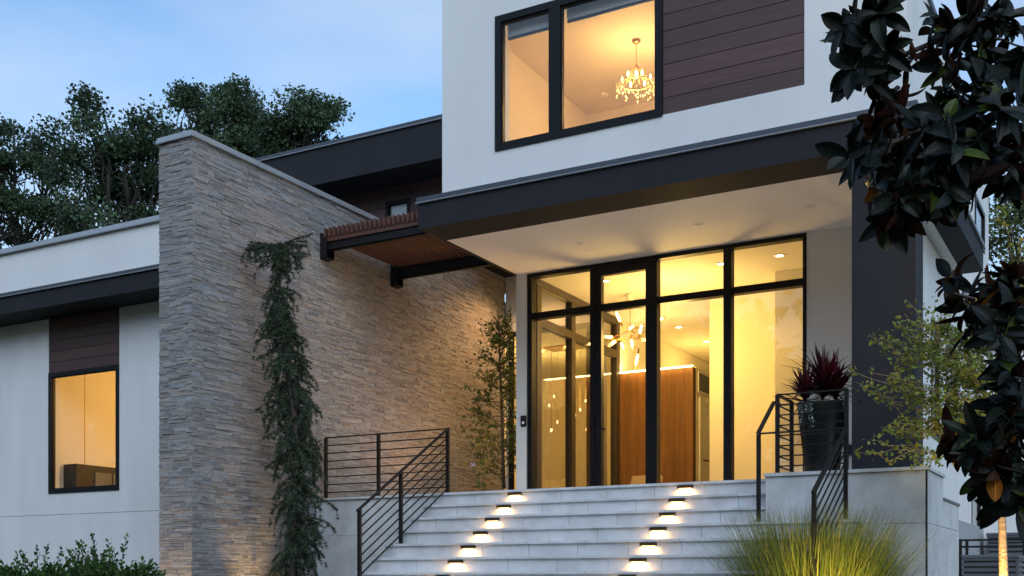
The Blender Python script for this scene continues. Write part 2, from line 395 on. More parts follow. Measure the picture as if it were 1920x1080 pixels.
# entrance hall interior
r = MB()
r.box(-7.92, -2.95, 14.84, 24, 4.506, 4.6, m=1)                                     # ceiling
r.box(-7.92, -2.95, 14.84, 24, 1.0, 1.095, m=2)                                    # floor
r.box(-8.02, -7.88, 18.0, 24, 1.1, 4.5).box(-8.02, -2.9, 24, 24.1, 1.1, 4.5)
r.box(-6.02, -2.95, 17.3, 17.45, 1.1, 4.5)                                         # bright wall
r.box(-4.69, -2.95, 16.35, 16.5, 1.1, 4.5).box(-4.69, -4.6, 16.5, 17.3, 1.1, 4.5)
r.box(-2.95, -2.85, 14.95, 24, 1.1, 4.5)
HP(r, 'interior_wall', [INW, INC, FLOORW])
hw = MB().box(-6.66, -6.54, 18.11, 23.9, 1.1, 3.57)
HP(hw, 'partition', INW)
wp = MB(); rng = random.Random(5); xx = -7.87
while xx < -6.545:
    x2 = min(xx + .17, -6.54); zz = 1.1
    for zc in (1.62, 3.55):
        t = rng.uniform(.85, 1.15); wp.box(xx, x2 - .003, 17.96, 18.0, zz, zc - .003, c=(t, t, t)); zz = zc
    xx = x2
wp.box(-7.87, -6.54, 17.985, 18.10, 1.1, 3.545, c=(.5, .5, .5))
pw = HP(wp, 'walnut_partition', WALNUT)
MB().box(-7.87, -6.545, 17.955, 17.985, 3.552, 3.575).build('light_strip', LED, pw)
lamp('AREA', 'strip_light', (-7.2, 18.02, 3.60), 13, WARM2, HOUSE, size=1.3, size_y=.05, aim=(-7.2, 18.02, 5))
lamp('AREA', 'strip_wash', (-7.2, 17.90, 3.56), 3, WARM2, HOUSE, size=1.3, size_y=.03, aim=(-7.2, 17.96, 2.2))
idr = sub('interior_door', HOUSE, (-6.53, 18.75, 1.1))
MB().sheet('x', -6.54, -6.515, 18.25, 19.15, 1.1, 3.08, [(18.33, 19.07, 1.1, 3.0)]).build('casing', WHITEP, idr)
MB().sheet('x', -6.538, -6.525, 18.331, 19.069, 1.101, 2.999, [(18.45, 18.95, 2.2, 2.85), (18.45, 18.95, 1.3, 2.1)]).box(-6.538, -6.532, 18.45, 18.95, 1.3, 2.85).build('leaf', WHITEP, idr)
MB().bar((-6.52, 18.42, 2.02), (-6.46, 18.42, 2.02), .02, .02).bar((-6.465, 18.42, 2.02), (-6.465, 18.54, 2.02), .018, .02).build('handle', RAIL, idr)
for z in (1.35, 2.05, 2.75): MB().box(-6.53, -6.513, 19.05, 19.08, z, z + .1).build('hinge', RAIL, idr)
vt = sub('vent_grille', HOUSE, (-6.53, 18.5, 3.35))
MB().sheet('x', -6.54, -6.525, 18.2, 18.8, 3.16, 3.52, [(18.23, 18.77, 3.19, 3.49)]).build('frame', WHITEP, vt)
vm = MB()
for i in range(14): vm.box(-6.537, -6.527, 18.235 + i * .038, 18.255 + i * .038, 3.19, 3.49)
vm.build('grille', GREYP, vt)
for x, y in ((-5.24, 15.56), (-7.07, 15.6), (-7.22, 19.1), (-7.2, 20.5), (-4.4, 15.56), (-5.3, 19.1)):
    d = sub('downlight', HOUSE, (x, y, 4.5))
    MB().lathe([(.085, 4.506), (.085, 4.498), (.06, 4.496), (.058, 4.505)], x, y, 24).build('trim_ring', WHITEP, d, smooth=True)
    MB().lathe([(.058, 4.503), (.0, 4.502)], x, y, 24).build('lens', DLENS, d)
    lamp('SPOT', 'downlight_beam', (x, y, 4.48), 30, WARM, HOUSE, size=.05, spot=110, aim=(x, y, 1))
lamp('POINT', 'hall_light', (-6.2, 16.0, 3.55), 120, WARM, HOUSE, size=.35)
lamp('POINT', 'hall_back_light', (-7.2, 20.6, 3.6), 45, WARM, HOUSE, size=.3)

# -- court wall and the room behind it
HP(MB().sheet('y', 17.5, 17.7, -9.868, -7.99, 0.9, 5.36, [(-9.80, -8.2, 1.15, 4.38)]), 'wall', STUCCO)
window(-9.80, -8.2, 1.15, 4.38, 17.48, fw=.07, divs=((-9.73, -9.40), (-9.33, -8.27)))
r = MB().box(-12, -11.9, 17.7, 22, 1.1, 4.5).box(-12, -8.02, 22, 22.1, 1.1, 4.5).box(-12, -8.02, 17.7, 22, 4.4, 4.5, m=1).box(-12, -8.02, 17.7, 22, 1.0, 1.1, m=2)
HP(r, 'interior_wall', [INW, INC, FLOORW])
lamp('POINT', 'dining_light', (-10, 19.6, 3.6), 95, WARM, HOUSE, size=.3)

d = sub('court_downlight', HOUSE, (-8.9, 16.9, 5.36))
MB().lathe([(.07, 5.362), (.07, 5.33), (.05, 5.33), (.05, 5.345), (0, 5.345)], -8.9, 16.9, 24).build('housing', BRONZE, d, smooth=True)
lamp('SPOT', 'court_beam', (-8.9, 16.9, 5.32), 220, (1, .53, .20), d, size=.06, spot=130, aim=(-9.2, 16.2, 1.1), blend=.8)

# -- upper storey over the porch
UX0, UX1, UY = -7.94, -2.16, 12.40
HP(MB().sheet('y', UY, UY + .34, UX0, UX1, 4.9, 8.6, [(-7.14, -4.885, 5.41, 7.11), (-4.885, -3.23, 5.425, 8.05)]), 'wall', STUCCO2)
HP(planks(-4.883, -3.232, UY + .004, 5.427, 8.05, .195, .03, rng=random.Random(8)), 'wood_panel', WOODD)
window(-7.14, -4.887, 5.41, 7.11, UY - .02, fw=.085, divs=((-7.055, -6.37), (-6.22, -4.972)), fd=.12)
HP(MB().sheet('x', -2.70, -2.45, 12.74, 22.4, 4.6, 7.6, [(20.4, 21.7, 5.8, 6.5)]), 'wall', STUCCO)
HP(MB().box(UX0, UX0 + .2, 12.74, 22, 4.6, 7.6), 'wall', STUCCO)
HP(MB().box(-2.45, -2.30, UY + .34, 12.9, 4.91, 8.5), 'corner_trim', STUCCO)
HP(MB().box(UX0 - .02, -2.42, 12.745, 22.4, 7.602, 7.68), 'roof', FLASH)
sw = sub('window', HOUSE, (-2.47, 21, 5.8))
MB().sheet('x', -2.50, -2.43, 20.4, 21.7, 5.8, 6.5, [(20.47, 21.63, 5.87, 6.43)]).build('frame', FRAME, sw)
MB().box(-2.47, -2.46, 20.47, 21.63, 5.87, 6.43).build('pane', GLASS, sw)
r = MB()
r.box(UX0 + .2, UX0 + .3, 12.76, 16.3, 4.95, 7.32).box(UX0 + .2, -2.72, 16.15, 16.3, 4.95, 7.32).box(-2.8, -2.71, 12.76, 16.3, 4.95, 7.32)
r.box(UX0 + .2, -2.72, 12.76, 16.3, 7.322, 7.42).box(UX0 + .2, -2.72, 12.76, 16.3, 4.92, 5.0, m=1)
HP(r, 'interior_wall', [INP, FLOORW])
lamp('POINT', 'bedroom_light', (-5.99, 14.23, 6.62), 56, WARM2, HOUSE, size=.22)
lamp('POINT', 'bedroom_fill', (-4.6, 14.4, 6.0), 20, WARM2, HOUSE, size=.3)
d = sub('downlight', HOUSE, (-5.97, 13.18, 7.32))
MB().lathe([(.085, 7.322), (.085, 7.314), (.06, 7.312), (.058, 7.321)], -5.97, 13.18, 24).build('trim_ring', WHITEP, d, smooth=True)
MB().lathe([(.058, 7.319), (.0, 7.318)], -5.97, 13.18, 24).build('lens', DLENS, d)
MB().lathe([(.075, 7.321), (.075, 7.295), (.06, 7.285), (0, 7.284)], -7.1, 15.6, 24).build('smoke_detector', WHITEP, HOUSE, smooth=True)
bl = MB().box(-7.05, -6.38, 12.55, 12.60, 6.90, 7.06).box(-6.21, -4.98, 12.55, 12.60, 6.92, 7.06)
HP(bl, 'roller_blind', BLIND)
HP(MB().box(-7.05, -6.38, 12.565, 12.585, 6.87, 6.898).box(-6.21, -4.98, 12.565, 12.585, 6.89, 6.918), 'blind_bar', DARKF)
hr = thing('stair_handrail', 'dark handrail of an indoor stair seen low inside the upper window', 'handrail', (-6.62, 13.3, 5.0))
MB().bar((-6.62, 12.9, 5.88), (-6.62, 14.2, 5.88), .05, .045).build('rail', DARKF, hr)
for y in (12.95, 13.55, 14.15): MB().bar((-6.62, y, 5.0), (-6.62, y, 5.86), .04, .04).build('baluster', DARKF, hr)

# -- rear wing with charcoal fascia and wood cladding
HP(MB().box(-15, UX0 - .001, 15.5, 18.5, 6.85, 7.48), 'fascia', CHAR)
HP(MB().box(-15.03, UX0 - .001, 15.48, 18.5, 7.482, 7.55).box(-15.03, UX0 - .001, 15.465, 15.49, 7.472, 7.488, m=1), 'flashing', [FLASH, HEM_LIT])
pl = planks(-15, -11.585, 16.25, 5.37, 6.85, .19, .03, rng=random.Random(12))
p2 = planks(-11.065, UX0 - .002, 16.25, 5.37, 6.85, .19, .03, rng=random.Random(13))
p3 = planks(-11.583, -11.067, 16.25, 6.612, 6.85, .19, .03, rng=random.Random(14)); p4 = planks(-11.583, -11.067, 16.25, 5.37, 5.85, .19, .03, rng=random.Random(15))
for q in (p2, p3, p4): pl.v, pl.f, pl.m, pl.c = pl.v + q.v, pl.f + [tuple(i + len(pl.v) for i in f) for f in q.f], pl.m + q.m, pl.c + q.c
HP(pl, 'wood_panel', WOODD)
window(-11.582, -11.068, 5.852, 6.61, 16.24, fw=.06)
HP(MB().box(-11.53, -11.12, 16.33, 16.35, 5.9, 6.56), 'roller_blind', BLIND)
HP(MB().box(-15, UX0 - .001, 16.25, 18.5, 5.362, 5.40).box(-15, -14.8, 16.36, 18.5, 5.40, 6.85), 'soffit', CHAR)

# -- side of the house and the low garage wing behind the trees on the right
HP(MB().sheet('x', -2.70, -2.45, 12.585, 21.4, G - .2, 4.5, [(15.9, 16.6, 1.9, 3.5), (17.2, 18.4, 1.9, 3.4), (20.0, 21.2, .62, 1.5)]), 'wall', STUCCO)
for y0, y1, z0, z1 in ((15.9, 16.6, 1.9, 3.5), (17.2, 18.4, 1.9, 3.4), (20.0, 21.2, .62, 1.5)):
    sw = sub('window', HOUSE, (-2.47, y0, z0))
    MB().sheet('x', -2.52, -2.44, y0, y1, z0, z1, [(y0 + .06, y1 - .06, z0 + .06, z1 - .06)]).build('frame', FRAME, sw)
    MB().box(-2.48, -2.47, y0 + .06, y1 - .06, z0 + .06, z1 - .06).build('pane', GLASS, sw)
    MB().box(-2.62, -2.60, y0, y1, z0, z1).build('pane_backing', BLIND if z0 < 1 else DARKF, sw)  # dark sheet stands for the unlit room behind; the low window's is pale
HP(MB().box(-2.449, -2.42, 13.9, 21.38, G - .2, .9), 'plinth', mat('grey_plinth', (.36, .38, .40), .85, var=.06, vscale=2, bump=.2, bscale=80))
HP(MB().sheet('y', 21.4, 21.65, -2.7, 5.5, G - .2, 4.0, [(1.2, 1.9, 1.0, 2.3)]), 'wall', STUCCO)
HP(MB().box(-2.449, 5.5, 21.35, 21.7, 4.002, 4.12), 'coping', FLASH)

db = thing('doorbell', 'small black video doorbell on the white post beside the entrance glazing', 'doorbell', (-7.955, 14.65, 2.33))
MB().box(-8.0, -7.91, 14.628, 14.658, 2.25, 2.41).build('housing', PLAST, db, bevel=.006)
MB().lathe([(.012, 0), (.018, 0)], 0, 0, 20)
rg = MB()
for j in range(20):
    a0, a1 = 2*math.pi*j/20, 2*math.pi*(j+1)/20
    P = lambda r, a: (-7.955 + r*math.cos(a), 14.6265, 2.305 + r*math.sin(a))
    rg.add([P(.011, a0), P(.017, a0), P(.017, a1), P(.011, a1)], [(0, 1, 2, 3)])
rg.build('button_ring', RINGW, db)
ob = thing('outlet_cover', 'small grey weatherproof outlet cover low on the porch wall behind planter', 'outlet', (-3.22, 14.69, 1.64))
MB().box(-3.27, -3.17, 14.66, 14.699, 1.57, 1.72).build('box', GREYP, ob, bevel=.006)
MB().box(-3.255, -3.185, 14.653, 14.659, 1.585, 1.705).build('flap', PLAST, ob, bevel=.004)

# ------------------------------------------------------------------ stone wall
SW = thing('stone_wall', 'tall grey stacked stone wall with white metal coping running beside the entrance', 'stone wall', (-10.14, 13.5, G))
SX0, SX1, SY0, SY1, SZ = -10.42, -9.87, 9.9, 17.48, 5.27
MB().box(SX0 + .03, SX1 - .03, SY0 + .03, SY1, G - .3, SZ).build('core', MORTAR, SW)
rng = random.Random(11); st = MB()
def tintc():
    t = rng.choice([.72, .82, .9, .95, 1.0, 1.04, 1.08, 1.14]) * rng.uniform(.94, 1.06); h = rng.random()
    if h < .2: return (t * 1.08, t * .98, t * .90)
    if h < .35: return (t * .93, t * .97, t * 1.03)
    return (t, t * .985, t * .97)
z = G - .25
while z < SZ - .005:
    hh = min(rng.choice([.020, .024, .028, .034, .040]), SZ - z)
    for face in ('r', 'f', 'l'):
        a, end = (SY0 + .012, SY1) if face in 'rl' else (SX0 + .005, SX1 - .005)
        if face == 'l' and z < 3: continue
        a -= rng.uniform(0, .25) if face != 'f' else rng.uniform(0, .12)
        while a < end:
            ln = rng.choice([.09, .13, .18, .24, .32]) * rng.uniform(.85, 1.15) if face != 'f' else rng.uniform(.08, .26)
            b = min(a + ln, end); a_ = max(a, SY0 + .012 if face in 'rl' else SX0 + .005); d = rng.choice([-.002, 0, 0, .002, .004, .009]) + rng.uniform(-.001, .001); c = tintc()
            j = .002; hz = hh - .0045 * rng.random()
            if b - a_ > .02:
                if face == 'r': q = [(SX1 - .06, SX1 + d - .008, a_ + j, b - j)]
                elif face == 'l': q = [(SX0 + .008 - d, SX0 + .06, a_ + j, b - j)]
                for _ in (0,):
                    if face in 'rl':
                        x0_, x1_, y0_, y1_ = q[0]; st.box(x0_, x1_, y0_, y1_, z, z + hz, c=c)
                    else: st.box(a_ + j, b - j, SY0 + .008 - d, SY0 + .06, z, z + hz, c=c)
            # occasional tall stone covers two courses through a proud block
            a = b
    z += hh
st.build('stone_cladding', STONE, SW)
MB().box(SX0 - .022, SX1 + .022, SY0 - .022, SY1, SZ + .002, SZ + .048).box(SX0 - .012, SX1 + .012, SY0 - .012, SY1, SZ + .049, SZ + .075).box(SX0 - .028, SX1 + .028, SY0 - .028, SY1, SZ - .004, SZ + .008, m=1).build('coping', [COPE, HEM_LIT], SW)

# ------------------------------------------------------------------ pergola
PG = thing('pergola', 'brown slatted wood pergola on black steel beams bridging stone wall and canopy', 'pergola', (-9, 13.2, 4.5))
for y in (12.36, 14.03):
    bm = MB().box(-9.80, -8.125, y, y + .012, 4.52, 4.68).box(-9.80, -8.125, y, y + .07, 4.668, 4.68).box(-9.80, -8.125, y, y + .07, 4.52, 4.532)
    bm.build('beam', RAIL, PG)
    MB().box(-9.865, -9.855, y - .06, y + .13, 4.40, 4.76).box(-9.855, -9.76, y - .055, y - .043, 4.42, 4.72).box(-9.855, -9.76, y + .11, y + .122, 4.42, 4.72).box(-9.855, -9.76, y - .043, y + .11, 4.41, 4.422).build('bracket', RAIL, PG)
for i in range(22):
    x = -9.80 + i * .0762
    MB().box(x, x + .024, 12.30, 14.26, 4.695, 4.815).build('slat', SLAT, PG)
MB().box(-9.80, -8.125, 12.335, 12.358, 4.64, 4.694).build('batten', SLAT, PG)
MB().box(-9.80, -8.125, 14.10, 14.16, 4.682, 4.694).build('batten', SLAT, PG)

# ------------------------------------------------------------------ stairs and terrace
RI, TD, Y0, L0 = .17, .275, 12.15, 1.1
ST = thing('entrance_stairs', 'wide pale tiled steps rising to the glazed entrance, lit by small step lights', 'stairs', (-5.6, 10.5, G))
rng = random.Random(21)
def tiles_y(mb, x0, x1, y0, y1, z0, z1, step, off, gap=.004, m=0):
    x = x0 - off
    while x < x1:
        a, b = max(x, x0), min(x + step - gap, x1); t = rng.uniform(.95, 1.05)
        if b - a > .01: mb.box(a, b, y0, y1, z0, z1, m=m, c=(t, t, t))
        x += step
for k in range(0, 11):
    zk, yk = L0 - RI * k, Y0 - TD * k; xa, xb = -7.9, (-3.425 if k <= 2 else -2.45)
    mb = MB()
    mb.box(xa + .01, xb - .01, yk + .042, yk + (.32 if k else .455), zk - RI - .02, zk - .031, m=1)
    tiles_y(mb, xa, xb, yk + .03, yk + .0415, zk - RI + .001, zk - .031, .60, (k * .113) % .6, m=0)
    tiles_y(mb, xa - .015, xb + (.015 if k > 2 else 0), yk, yk + (.33 if k else .469), zk - .03, zk, .60, (k * .113) % .6, gap=.003)
    mb.build('step', [TILE, GROUTD], ST, bevel=.003)

TE = thing('entrance_terrace', 'raised grey tiled terrace base carrying the porch, with cheek walls beside the stairs', 'terrace', (-5.8, 13.4, G))
MB().box(-9.86, -2.46, 12.61, 14.7, G - .2, 1.07).box(-9.86, -8.1, 14.7, 17.47, G - .2, 1.07).build('core', GROUTD, TE)
lf = MB(); tiles_y(lf, -9.86, -2.46, 12.62, 14.72, 1.071, 1.0999, .6, .2, gap=.003)
lf.build('floor', TILE, TE)
MB().box(-9.86, -8.1, 14.73, 17.47, 1.071, 1.095).build('planting_bed', SOIL, TE)
ck = MB()                                                             # cheek wall on the stone wall's side
ck.box(-9.855, -7.87, 12.222, 12.61, G - .2, 1.068, m=1)
for z0, z1, off in ((G - .2, -.09, .3), (-.086, .585, .55), (.589, 1.068, .9)): tiles_y(ck, -9.86, -7.865, 12.21, 12.2215, z0, z1, 1.2, off)
ck.box(-9.865, -7.86, 12.18, 12.615, 1.071, 1.1)
ck.build('cheek_wall', [TILE, GROUT], TE, bevel=.002)
ck = MB()                                                             # cheek wall below the pier
ck.box(-3.41, -1.835, 11.59, 12.60, G - .2, 1.062, m=1)
for z0, z1, off in ((G - .2, -.06, .3), (-.055, .545, .4), (.55, 1.062, .0)): tiles_y(ck, -3.42, -1.835, 11.575, 11.589, z0, z1, 1.7, off, gap=.005)
for z0, z1 in ((G - .2, .545), (.55, 1.062)): ck.box(-1.834, -1.82, 11.60, 12.598, z0, z1)
ck.box(-3.435, -1.80, 11.55, 12.615, 1.066, 1.1)
ck.build('cheek_wall', [TILE, GROUT], TE, bevel=.002)
ck = MB().box(-2.40, -1.84, 12.602, 13.75, G - .2, .83, m=1)
for z0, z1 in ((G - .2, .545), (.55, .83)): ck.box(-1.839, -1.822, 12.602, 13.77, z0, z1)
ck.box(-2.41, -1.81, 12.602, 13.79, .832, .86, m=2)
ck.build('side_wall', [TILE, GROUT, FLASH], TE, bevel=.002)
MB().box(-1.835, -1.8195, 11.574, 11.60, G - .2, 1.064).build('corner_trim', RAIL, TE)

# step lights
LG = 'step lights under the stair nosings'
ORD = ['topmost', 'second', 'third', 'fourth', 'fifth', 'sixth', 'seventh']
def step_light(x, k, side):
    zk, yk = L0 - RI * k, Y0 - TD * k + .03
    lab = '%s bronze step light counted down the %s row on the stairs' % (ORD[k], side)
    o = thing('step_light', lab, 'step light', (x, yk, zk - .035), LG)
    MB().box(x - .09, x + .09, yk - .046, yk - .001, zk - .069, zk - .036).build('housing', BRONZE, o, bevel=.003)
    MB().box(x - .07, x + .07, yk - .034, yk - .006, zk - .0712, zk - .0692).build('lens', LENS, o)
    lamp('AREA', 'step_light_beam', (x, yk - .03, zk - .080), 1.0, (1, .52, .17), o, size=.15, size_y=.03, aim=(x, yk + .01, zk - .3))
for k in range(7):
    step_light(-6.73, k, 'left'); step_light(-4.52, k, 'right')

# ------------------------------------------------------------------ railings
def guard(o, a, b, zf, top, nbars=7, posts=(), drop=.0):
    """level guard from a to b (x,y), floor zf, top rail height top"""
    MB().bar((*a, top), (*b, top), .045, .012).build('top_rail', RAIL, o)
    for i in range(nbars):
        zb = top - (i + 1) * (top - zf - .06) / (nbars + .2)
        MB().bar((*a, zb), (*b, zb), .012, .014).build('bar', RAIL, o)
    for p in posts:
        MB().box(p[0] - .019, p[0] + .019, p[1] - .019, p[1] + .019, zf, top - .004).box(p[0] - .05, p[0] + .05, p[1] - .05, p[1] + .05, zf, zf + .008).build('post', RAIL, o)
def stair_rail(o, top, bot, posts, nbars=7, hgt=.86):
    t, b = Vector(top), Vector(bot)
    MB().bar(t, b, .045, .014).build('handrail', RAIL, o)
    for i in range(nbars):
        dz = Vector((0, 0, -(i + 1) * (hgt - .08) / (nbars + .2))); MB().bar(t + dz, b + dz, .012, .014).build('bar', RAIL, o)
    for (x, y, zb) in posts:
        f = (y - t.y) / (b.y - t.y); zt = t.z + f * (b.z - t.z)
        MB().box(x - .019, x + .019, y - .019, y + .019, zb, zt - .006).box(x - .05, x + .05, y - .05, y + .05, zb, zb + .008).build('post', RAIL, o)
r1 = thing('terrace_railing', 'black iron railing with level bars on terrace edge before the stone wall', 'railing', (-8.75, 12.27, 1.1))
guard(r1, (-9.74, 12.27), (-7.78, 12.27), 1.1, 1.93, posts=((-9.74, 12.27), (-8.86, 12.27)))
r2 = thing('stair_railing', 'sloping black iron stair railing descending along the left end of steps', 'railing', (-7.76, 11.3, .4))
stair_rail(r2, (-7.76, 12.27, 1.935), (-7.76, 10.34, .775), ((-7.76, 12.25, 1.1), (-7.76, 11.20, L0 - 4 * RI), (-7.76, 10.38, L0 - 7 * RI)))
r3 = thing('terrace_railing', 'black iron railing around the tall planter on the right cheek wall', 'railing', (-3.0, 11.75, 1.1))
guard(r3, (-3.33, 11.70), (-2.60, 11.70), 1.1, 1.93, posts=((-3.33, 11.70), (-2.62, 11.70)))
guard(r3, (-3.33, 11.70), (-3.33, 12.25), 1.1, 1.93, posts=((-3.33, 12.25),))
r4 = thing('stair_railing', 'black iron stair handrail stepping around right cheek wall into the tall grass', 'railing', (-3.0, 11.2, .5))
MB().bar((-3.44, 12.20, 1.90), (-3.44, 11.95, 1.90), .045, .014).bar((-3.44, 12.2, 1.90), (-3.34, 12.2, 1.90), .045, .014).bar((-3.44, 11.96, 1.90), (-3.44, 11.38, 1.50), .045, .014).bar((-3.44, 11.40, 1.497), (-2.555, 11.40, 1.497), .045, .014).build('handrail', RAIL, r4)
MB().box(-3.459, -3.421, 11.38, 11.418, L0 - 3 * RI, 1.49).box(-3.49, -3.39, 11.35, 11.45, L0 - 3 * RI, L0 - 3 * RI + .008).build('post', RAIL, r4)
stair_rail(r4, (-2.56, 11.40, 1.495), (-2.56, 10.14, .775), ((-2.56, 11.40, L0 - 3 * RI), (-2.56, 10.16, L0 - 8 * RI)), nbars=7)

# ------------------------------------------------------------------ potted plant on the terrace
rng = random.Random(31)
PX, PY = -3.02, 12.33
PP = thing('potted_plant', 'tall black planter with burgundy spiky plant and silver trailing foliage on terrace', 'planter', (PX, PY, 1.1))
MB().lathe([(0, 1.102), (.175, 1.102), (.185, 1.12), (.20, 1.3), (.232, 1.6), (.262, 1.87), (.275, 1.89), (.270, 1.90), (.245, 1.90), (.235, 1.86), (0, 1.855)], PX, PY, 40).build('pot', POT, PP, smooth=True)
def strap(mb, base, d, ln, wd, droop, n=6, c=None, up=Vector((0, 0, 1)), fold=.25):
    """a strap leaf: V-folded tapering strip bending down under its weight"""
    d = d.normalized(); p = Vector(base); side = d.cross(up)
    side = side.normalized() if side.length > .05 else Vector((1, 0, 0))
    vs, fs = [], []; stp = ln / n
    for i in range(n + 1):
        s = i / n; wv = wd * (math.sin(math.pi * min(1, .18 + .82 * s) ** .9) if i < n else .02) * .5
        nn = side.cross(d).normalized()
        vs += [p - side * wv + nn * wv * fold, p, p + side * wv + nn * wv * fold]
        d = (d + Vector((0, 0, -droop / n))).normalized(); p = p + d * stp
    for i in range(n):
        a = i * 3; fs += [(a, a+1, a+4, a+3), (a+1, a+2, a+5, a+4)]
    mb.add(vs, fs, c=c)
fo = MB()
for (ox, oy, oz, cnt, sc) in ((-.16, -.04, .02, 60, 1.0), (.02, 0, .12, 90, 1.2), (.13, .05, .04, 60, 1.1), (-.02, .1, .06, 40, 1.1)):
    for i in range(cnt):
        a = rng.uniform(0, 2 * math.pi); el = R(rng.uniform(5, 88))
        d = Vector((math.cos(a) * math.cos(el), math.sin(a) * math.cos(el), math.sin(el)))
        t = rng.uniform(.5, 1.5); c = (t * rng.uniform(.8, 1.5), t * rng.uniform(.6, 1.3), t * rng.uniform(.7, 1.3))
        strap(fo, (PX + ox, PY + oy, 1.88 + oz + rng.uniform(0, .13)), d, rng.uniform(.26, .44) * sc, rng.uniform(.03, .05), rng.uniform(.1, .8), c=c)
fo.build('spiky_foliage', CORDY, PP, smooth=True)
tr = MB()
for i in range(11):
    a = rng.choice([rng.uniform(3.9, 4.6), rng.uniform(3.9, 4.6), rng.uniform(5.2, 6.3)]); p = Vector((PX + .24 * math.cos(a), PY + .24 * math.sin(a), 1.9)); d = Vector((math.cos(a), math.sin(a), .3))
    L_ = rng.choice([8, 12, 16, 24]) if -1.2 < math.cos(a) < .2 else 7
    for s in range(L_):
        p = p + d.normalized() * .02; d = d * .6 + Vector((rng.uniform(-.3, .3), rng.uniform(-.3, .1), -.8))
        for q in range(2):
            dd = Vector((rng.uniform(-1, 1), rng.uniform(-1, .4), rng.uniform(-.5, .8)))
            strap(tr, p, dd, rng.uniform(.022, .04), .02, .3, n=2, c=(rng.uniform(.7, 1.2),) * 3)
tr.build('trailing_foliage', SILVER, PP)

# ------------------------------------------------------------------ chandeliers and indoor things
CX_, CY_ = -7.05, 16.5
CH = thing('chandelier', 'branching brass chandelier with bright glass tube lamps inside the entrance hall', 'chandelier', (CX_, CY_, 4.5))
MB().lathe([(0, 4.5), (.06, 4.5), (.06, 4.37), (0, 4.37)], CX_, CY_, 24).build('ceiling_cup', WHITEP, CH, smooth=False)
MB().tube([(CX_, CY_, 4.38), (CX_, CY_, 3.92)], .006, 8).build('stem', BRASS, CH)
rng = random.Random(77)
jn = Vector((CX_, CY_, 3.9)); arms = MB()
def axes(px1, py1, px2, py2, t1, t2): return at(px1, py1, t1), at(px2, py2, t2)
# tube lamps: inner end and outer end as seen, with their own distances
TL = [((1163, 603), (1155, 585), 17.6, 17.5), ((1199, 626), (1206, 598), 17.7, 17.8), ((1180, 617), (1192, 607), 17.9, 17.4), ((1148, 632), (1131, 632), 17.8, 17.6),
      ((1153, 640), (1139, 651), 17.6, 17.3), ((1165, 643), (1171, 660), 17.9, 17.7), ((1184, 636), (1186, 655), 18.0, 17.9), ((1196, 664), (1192, 684), 17.6, 17.6), ((1212, 637), (1204, 637), 18.3, 18.0),
      ((1234, 601), (1248, 593), 18.6, 18.8), ((1118, 641), (1106, 645), 18.2, 18.1)]
c0 = at(1172, 636, 17.75); c1 = at(1190, 625, 18.0)
arms.bar(at(1140, 636, 17.8), at(1215, 637, 18.1), .012, .012); arms.bar(at(1150, 632, 17.9), at(1230, 600, 18.4), .012, .012); arms.bar((CX_, CY_, 3.95), c1, .012, .012)
for (p, q, t1, t2) in TL:
    A, B = at(*p, t1), at(*q, t2); d = (B - A).normalized(); E_ = A + d * max(.2, (B - A).length)
    hub = c0 if (A - c0).length < (A - c1).length else c1
    arms.bar(A - d * .08, A, .022, .022)
    arms.bar(A - d * .08, hub + (A - hub) * .3, .009, .009)
    lm = sub('lamp', CH, A)
    MB().tube([A, A + d * .02, A + d * .10, A + d * .16, A + d * .18], [.008, .020, .022, .017, .004], 12).build('bulb', BULB, lm, smooth=True)
    MB().tube([A, A + d * .26], [.032, .032], 16, cap=False).build('glass_tube', TUBE, lm, smooth=True)
arms.build('arms', BRASS, CH)

KX, KY = -5.99, 14.23
CR = thing('chandelier', 'small crystal ring chandelier hanging on a rod inside the upper window', 'chandelier', (KX, KY, 7.32))
MB().lathe([(0, 7.32), (.06, 7.32), (.062, 7.30), (.03, 7.27), (0, 7.268)], KX, KY, 24).build('ceiling_cup', BRASS, CR, smooth=True)
MB().tube([(KX, KY, 7.28), (KX, KY, 6.98)], .006, 8).build('rod', BRASS, CR)
rn = MB(); pts = [(KX + .215 * math.cos(2*math.pi*i/40), KY + .215 * math.sin(2*math.pi*i/40), 6.73) for i in range(41)]
rn.tube(pts, .008, 6, cap=False)
for i in range(8):
    a = 2 * math.pi * i / 8
    rn.tube([(KX, KY, 6.98), (KX + .05 * math.cos(a), KY + .05 * math.sin(a), 6.93), (KX + .09 * math.cos(a), KY + .09 * math.sin(a), 6.80), (KX + .215 * math.cos(a), KY + .215 * math.sin(a), 6.73)], .004, 5)
rn.build('ring_frame', BRASS, CR, smooth=True)
rng = random.Random(5); cs = MB()
def drop(x, y, z, s):
    cs.add([(x, y, z + s), (x + s*.5, y, z), (x, y + s*.5, z), (x - s*.5, y, z), (x, y - s*.5, z), (x, y, z - s*1.4)], [(0,1,2),(0,2,3),(0,3,4),(0,4,1),(5,2,1),(5,3,2),(5,4,3),(5,1,4)])
for i in range(44):
    a = 2 * math.pi * i / 44; rr = .215 + rng.uniform(-.02, .03); drop(KX + rr * math.cos(a), KY + rr * math.sin(a), 6.69 + rng.uniform(-.05, .04), .018)
for i in range(10):
    a = 2 * math.pi * i / 10
    for k in range(6): drop(KX + (.26 + rng.uniform(-.03, .05)) * math.cos(a), KY + (.26 + rng.uniform(-.03, .05)) * math.sin(a), 6.72 - .028 * k + rng.uniform(-.02, .04), .017)
for i in range(40):
    a = rng.uniform(0, 6.28); z = rng.uniform(6.78, 6.96); rr = .06 + (6.96 - z) * .35; drop(KX + rr * math.cos(a), KY + rr * math.sin(a), z, .012)
cs.build('crystals', CRYSTAL, CR)
